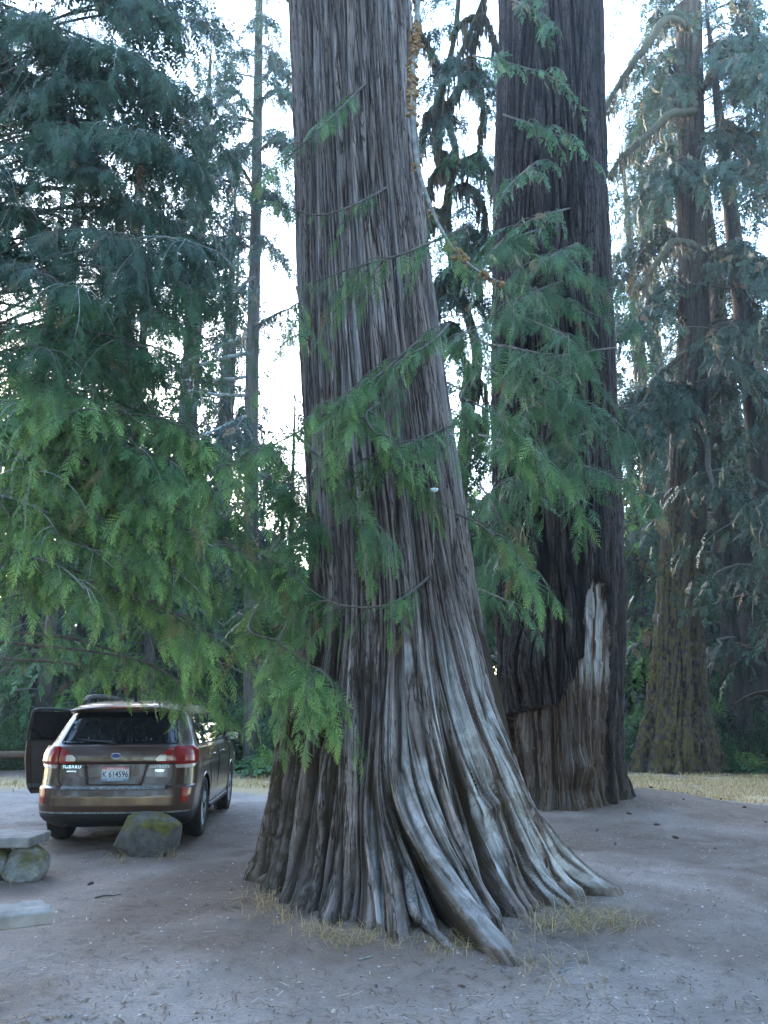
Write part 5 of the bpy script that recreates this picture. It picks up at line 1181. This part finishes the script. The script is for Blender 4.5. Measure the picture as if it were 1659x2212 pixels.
# oval emblem: blue field, chrome rim, six stars
q = onrear(0, .985, .004); em = bpy.data.objects.new('emblem', None); bpy.data.objects.remove(em)
V = []; a = np.linspace(0, 6.2832, 33)[:-1]
V = [(q[0] - .004, .052 * math.cos(t), .985 + .028 * math.sin(t)) for t in a] + [(q[0] + .02, .052 * math.cos(t), .985 + .028 * math.sin(t)) for t in a]
me = bpy.data.meshes.new('emblem'); me.from_pydata(V, [], [list(range(32))] + [(i, (i + 1) % 32, (i + 1) % 32 + 32, i + 32) for i in range(32)]); me.materials.append(flat('emblem_blue', (.015, .05, .22), .2, 0, .8))
em = bpy.data.objects.new('emblem', me); COL.objects.link(em); em.parent = CAR
o = MB(); o.tube([(q[0] - .005, .053 * math.cos(t), .985 + .029 * math.sin(t)) for t in np.linspace(0, 6.2832, 40)], .0032, 6); o.build('emblem_rim', chrome, em, True)
o = MB()
for (y, z, r) in ((.030, .990, .010), (-.006, .999, .006), (-.026, .990, .006), (-.006, .983, .006), (-.022, .974, .006), (.012, .970, .006)):
    b = []; 
    for k in range(8): rr = r if k % 2 == 0 else r * .35; t = k * math.pi / 4; b.append((q[0] - .0065, y + rr * math.cos(t), z + rr * math.sin(t)))
    b.append((q[0] - .009, y, z)); o.add(b, [(8, k, (k + 1) % 8) for k in range(8)])
o.build('emblem_stars', chrome, em)
# rear wiper, antenna, roof rails
o = MB(); o.tube([tuple(carS(0.02, 1.115) + [-.02, 0, 0]), tuple(carS(.12, 1.135) + [-.026, 0, 0]), tuple(carS(.42, 1.15) + [-.028, 0, 0])], .009, 6); o.tube([tuple(carS(.06, 1.145) + [-.02, 0, 0]), tuple(carS(.5, 1.16) + [-.016, 0, 0])], .006, 5); o.build('rear_wiper', clad, CAR, True)
o = MB(); o.tube([(.86, 0, 1.585), (.855, 0, 1.63), (.845, 0, 1.67)], [.032, .018, .008], 8); o.build('antenna', dark, CAR, True)
for s in (-1, 1):
    o = MB(); pts = [(.72, s * .585, 1.535), (.80, s * .595, 1.605), (.98, s * .60, 1.655), (1.5, s * .60, 1.675), (2.1, s * .595, 1.665), (2.45, s * .585, 1.635), (2.62, s * .575, 1.56)]
    pth = smooth_path(pts, 40); V = []
    for p in pth:
        w, h = .032, .022
        for dy, dz in ((-w, -h), (w, -h), (w * .7, h), (-w * .7, h)): V.append((p[0], p[1] + dy, p[2] + dz))
    F = grid_faces(40, 4).tolist() + [(0, 1, 2, 3), (159, 158, 157, 156)]; o.add(V, F)
    for xf in (.84, 2.42): o.box((xf - .10, s * .60 - .03, 1.52), (xf + .10, s * .60 + .03, 1.62))
    o.build('roof_rail', clad, CAR, False, bevel=.008)
# door handles, mirrors
for s, xs_ in ((-1, (1.42, 2.35)), (1, (1.42,))):
    for x in xs_:
        z = .94; q = carS(sx(x, z, s), z); o = MB(); yo = s * .022
        o.tube([(x - .02, q[1], z), (x, q[1] + yo, z), (x + .10, q[1] + yo * 1.2, z + .004), (x + .20, q[1] + yo, z), (x + .22, q[1], z)], [.010, .014, .015, .014, .010], 8); o.build('door_handle', paint, CAR, True)
def mirror(par, base, s, ang=0):
    mr = bpy.data.objects.new('mirror', None)
    bpy.data.objects.remove(mr)
    V = []; 
    for i, x in enumerate(np.linspace(-.055, .07, 7)):
        k = [1.0, 1.02, 1.0, .93, .8, .55, .2][i]
        for t in np.linspace(0, 6.2832, 21)[:-1]:
            c, s2 = math.cos(t), math.sin(t); e = .55; V.append((x, .125 * k * math.copysign(abs(c) ** e, c), .078 * k * math.copysign(abs(s2) ** e, s2)))
    V = np.array(V) + np.array(base) + np.array([0, s * .16, .03]); o = MB(); o.add(V, grid_faces(7, 20))
    o.tube([tuple(np.array(base)), tuple(np.array(base) + [0, s * .10, .005])], [.03, .026], 8)
    hs = o.build('mirror', clad, par, True)
    bx = np.array(base) + np.array([-.053, s * .16, .03]); a = np.linspace(0, 6.2832, 25)[:-1]
    v = [(bx[0], bx[1] + .100 * math.copysign(abs(math.cos(t)) ** .55, math.cos(t)), bx[2] + .056 * math.copysign(abs(math.sin(t)) ** .55, math.sin(t))) for t in a]
    me = bpy.data.meshes.new('mirror_glass'); me.from_pydata(v + [(bx[0] + .01, p[1], p[2]) for p in v], [], [list(range(24))] + [(i, (i + 1) % 24, (i + 1) % 24 + 24, i + 24) for i in range(24)])
    me.materials.append(flat('mirror_silver', (.10, .13, .17), .08, 1)); g = bpy.data.objects.new('mirror_glass', me); COL.objects.link(g); g.parent = hs
mirror(CAR, (3.18, -.80, 1.10), -1)
# wheels
def wheel(x, s):
    prof = [(.19, -.10), (.30, -.112), (.335, -.105), (.35, -.075), (.352, 0), (.35, .075), (.335, .105), (.30, .112), (.225, .108), (.218, .09), (.20, .07)]
    n = 48; V = []
    for i in range(n):
        a = 2 * math.pi * i / n
        for r, y in prof:
            tr = .006 * ((i % 2) if .33 < r and abs(y) > .03 else 0); V.append(((r - tr) * math.cos(a), y, (r - tr) * math.sin(a)))
    m = len(prof); F = []
    for i in range(n):
        for j in range(m - 1): F.append((i * m + j, i * m + j + 1, ((i + 1) % n) * m + j + 1, ((i + 1) % n) * m + j))
    w = bpy.data.objects.new('wheel', None); COL.objects.link(w); w.parent = CAR; w.location = (x, s * .79, .345)
    if s < 0: w.rotation_euler = (0, 0, math.pi)
    o = MB(); o.add(V, F); t = o.build('tyre', rubber, w, True)
    # rim
    o = MB(); pr = [(.218, .095), (.222, .100), (.214, .088), (.205, .05), (.20, -.08)]; V = []
    for i in range(n):
        a = 2 * math.pi * i / n
        for r, y in pr: V.append((r * math.cos(a), y, r * math.sin(a)))
    m = len(pr); F = [(i * m + j, i * m + j + 1, ((i + 1) % n) * m + j + 1, ((i + 1) % n) * m + j) for i in range(n) for j in range(m - 1)]; o.add(V, F)
    for k in range(5):
        for dl in (-.13, .13):
            a = 2 * math.pi * k / 5; A0 = np.array([math.cos(a + dl * .6) * .05, .075, math.sin(a + dl * .6) * .05]); A1 = np.array([math.cos(a + dl) * .13, .088, math.sin(a + dl) * .13]); A2 = np.array([math.cos(a + dl * 1.1) * .212, .088, math.sin(a + dl * 1.1) * .212])
            o.tube([A0, A1, A2], [.022, .015, .017], 6)
    o.tube([(0, .04, 0), (0, .085, 0), (0, .092, 0)], [.05, .05, .035], 20); o.build('rim', alloy, w, True)
    o = MB(); o.tube([(0, .01, 0), (0, .02, 0)], [.19, .19], 24)
    a = np.linspace(0, 6.2832, 25)[:-1]; me = bpy.data.meshes.new('brake_disc'); me.from_pydata([(0, .03, 0)] + [(.20 * math.cos(t), .03, .20 * math.sin(t)) for t in a] + [(0, .01, 0)], [], [(0, 1 + i, 1 + (i + 1) % 24) for i in range(24)]); me.materials.append(dark)
    d = bpy.data.objects.new('brake_disc', me); COL.objects.link(d); d.parent = w
for x in (1.0, 3.74):
    for s in (-1, 1): wheel(x, s)
# underbody, exhaust, mud splash
o = MB(); o.box((.45, -.62, .21), (4.4, .62, .30)); o.tube([(1.0, -.75, .33), (1.0, .75, .33)], .04, 8); o.tube([(3.74, -.75, .33), (3.74, .75, .33)], .04, 8); o.build('underbody', dark, CAR)
for s in (-1, 1):
    o = MB(); o.tube([(.18, s * .52, .27), (.5, s * .52, .27)], .032, 12); o.build('exhaust_pipe', chrome if 0 else flat('exhaust_steel', (.12, .12, .12), .4, .8), CAR, True)
    o = MB(); o.tube(smooth_path([carS(sx(x, .30, s), .30) + [0, s * .012, 0] for x in (1.45, 2.0, 2.8, 3.30)], 20), .035, 6); o.build('sill', clad, CAR, True)
# open front left door: hinged near x=3.36, y=.86
def open_door():
    H = np.array([3.36, .87, 0]); ang = R_(62)
    d = bpy.data.objects.new('door', None); bpy.data.objects.remove(d)
    ca, sa = math.cos(ang), math.sin(ang)
    def W_(l, t, z): # l metres from hinge toward the free edge, t outward of the closed door
        # closed: direction (-1,0), outward (0,1); opened by ang
        dx, dy = -ca, sa; nx_, ny_ = sa, ca
        return (H[0] + dx * l + nx_ * t, H[1] + dy * l + ny_ * t, z)
    def tumb(z): return -.16 * max(0, (z - .98) / .5) ** 1.0 + (-.03 if z < .45 else 0)
    # lower shell outline by rows
    def shell(rows, t0, t1, mat, name, par, nzr=12):
        r = np.array(sorted(rows)); zz = np.linspace(r[0, 0], r[-1, 0], nzr); V = []
        for t in (t0, t1):
            for z in zz:
                a, b = np.interp(z, r[:, 0], r[:, 1]), np.interp(z, r[:, 0], r[:, 2])
                for g in np.linspace(0, 1, 9): V.append(W_(a + (b - a) * g, t + tumb(z) - .02 * (2 * g - 1) ** 2, z))
        n = nzr * 9; F = grid_faces(nzr, 9, False); ring = list(range(9)) + [i * 9 + 8 for i in range(1, nzr)] + [(nzr - 1) * 9 + j for j in range(7, -1, -1)] + [i * 9 for i in range(nzr - 2, 0, -1)]
        S = np.array([(ring[i], ring[(i + 1) % len(ring)], ring[(i + 1) % len(ring)] + n, ring[i] + n) for i in range(len(ring))])
        return mesh(name, np.array(V), np.concatenate([F, F[:, ::-1] + n, S]), mat, par, False, rel=False)
    dr = shell([(.34, .12, 1.10), (.42, .05, 1.16), (.8, 0, 1.22), (1.08, 0, 1.22)], -.03, .03, paint, 'door', CAR)
    dr['label'] = 'open front door seen from inside'
    shell([(.42, .10, 1.10), (1.06, .05, 1.16)], -.055, -.032, inner, 'door_trim', dr)
    shell([(.55, .2, .95), (.70, .2, 1.0)], -.085, -.056, clad, 'door_pocket', dr, 5)
    shell([(.86, .25, .95), (.90, .2, 1.0)], -.10, -.056, clad, 'armrest', dr, 4)
    gl = shell([(1.08, .04, 1.19), (1.30, .32, 1.19), (1.46, .62, 1.18), (1.475, .70, 1.17)], -.004, .002, glass, 'door_window', dr)
    o = MB(); pts = [W_(.02, tumb(1.08), 1.08), W_(.30, tumb(1.29), 1.30), W_(.60, tumb(1.46), 1.46), W_(.75, tumb(1.49), 1.495), W_(1.0, tumb(1.5), 1.51), W_(1.17, tumb(1.49), 1.50), W_(1.205, tumb(1.4), 1.40), W_(1.215, tumb(1.2), 1.2), W_(1.22, tumb(1.08), 1.06)]
    o.tube(smooth_path(pts, 60), .020, 8); o.build('window_frame', clad, dr, True)
open_door()
# car details in the front, hidden from here but part of the car
for s in (-1, 1):
    cv = lambda X, Z, s=s: sx(X, Z, s)
    patch('headlight', [(.70, 4.40, 4.72), (.80, 4.28, 4.66), (.84, 4.30, 4.56)], clearl, .003, .01, 6, 10, conv=cv)
def wind():
    V = []; 
    for z in np.linspace(1.12, 1.47, 10):
        R, W, F = tbl(z)
        for y in np.linspace(-1, 1, 16): yy = y * (W - .10); V.append((F - .22 * (yy / .9) ** 2 + .008, yy, z + .004))
    mesh('windscreen', np.array(V), grid_faces(10, 16, False), glass, CAR, True, rel=False)
wind()
# ---------------------------------------------------------------- haze volume added in place of veiling lens glare
def haze():
    o = MB(); o.box((-75, -45, -1.6), (75, 75, 44)); m = bpy.data.materials.new('haze'); m.use_nodes = True; n = m.node_tree; n.nodes.clear()
    v = n.nodes.new('ShaderNodeVolumePrincipled'); v.inputs['Density'].default_value = .0009; v.inputs['Color'].default_value = (.80, .88, 1, 1); v.inputs['Anisotropy'].default_value = .4
    out = n.nodes.new('ShaderNodeOutputMaterial'); n.links.new(v.outputs[0], out.inputs['Volume'])
    h = o.build('haze', m); h.display_type = 'WIRE'; tag(h, 'thin bluish haze volume added to stand in for lens glare', 'haze', kind='stuff')
haze()
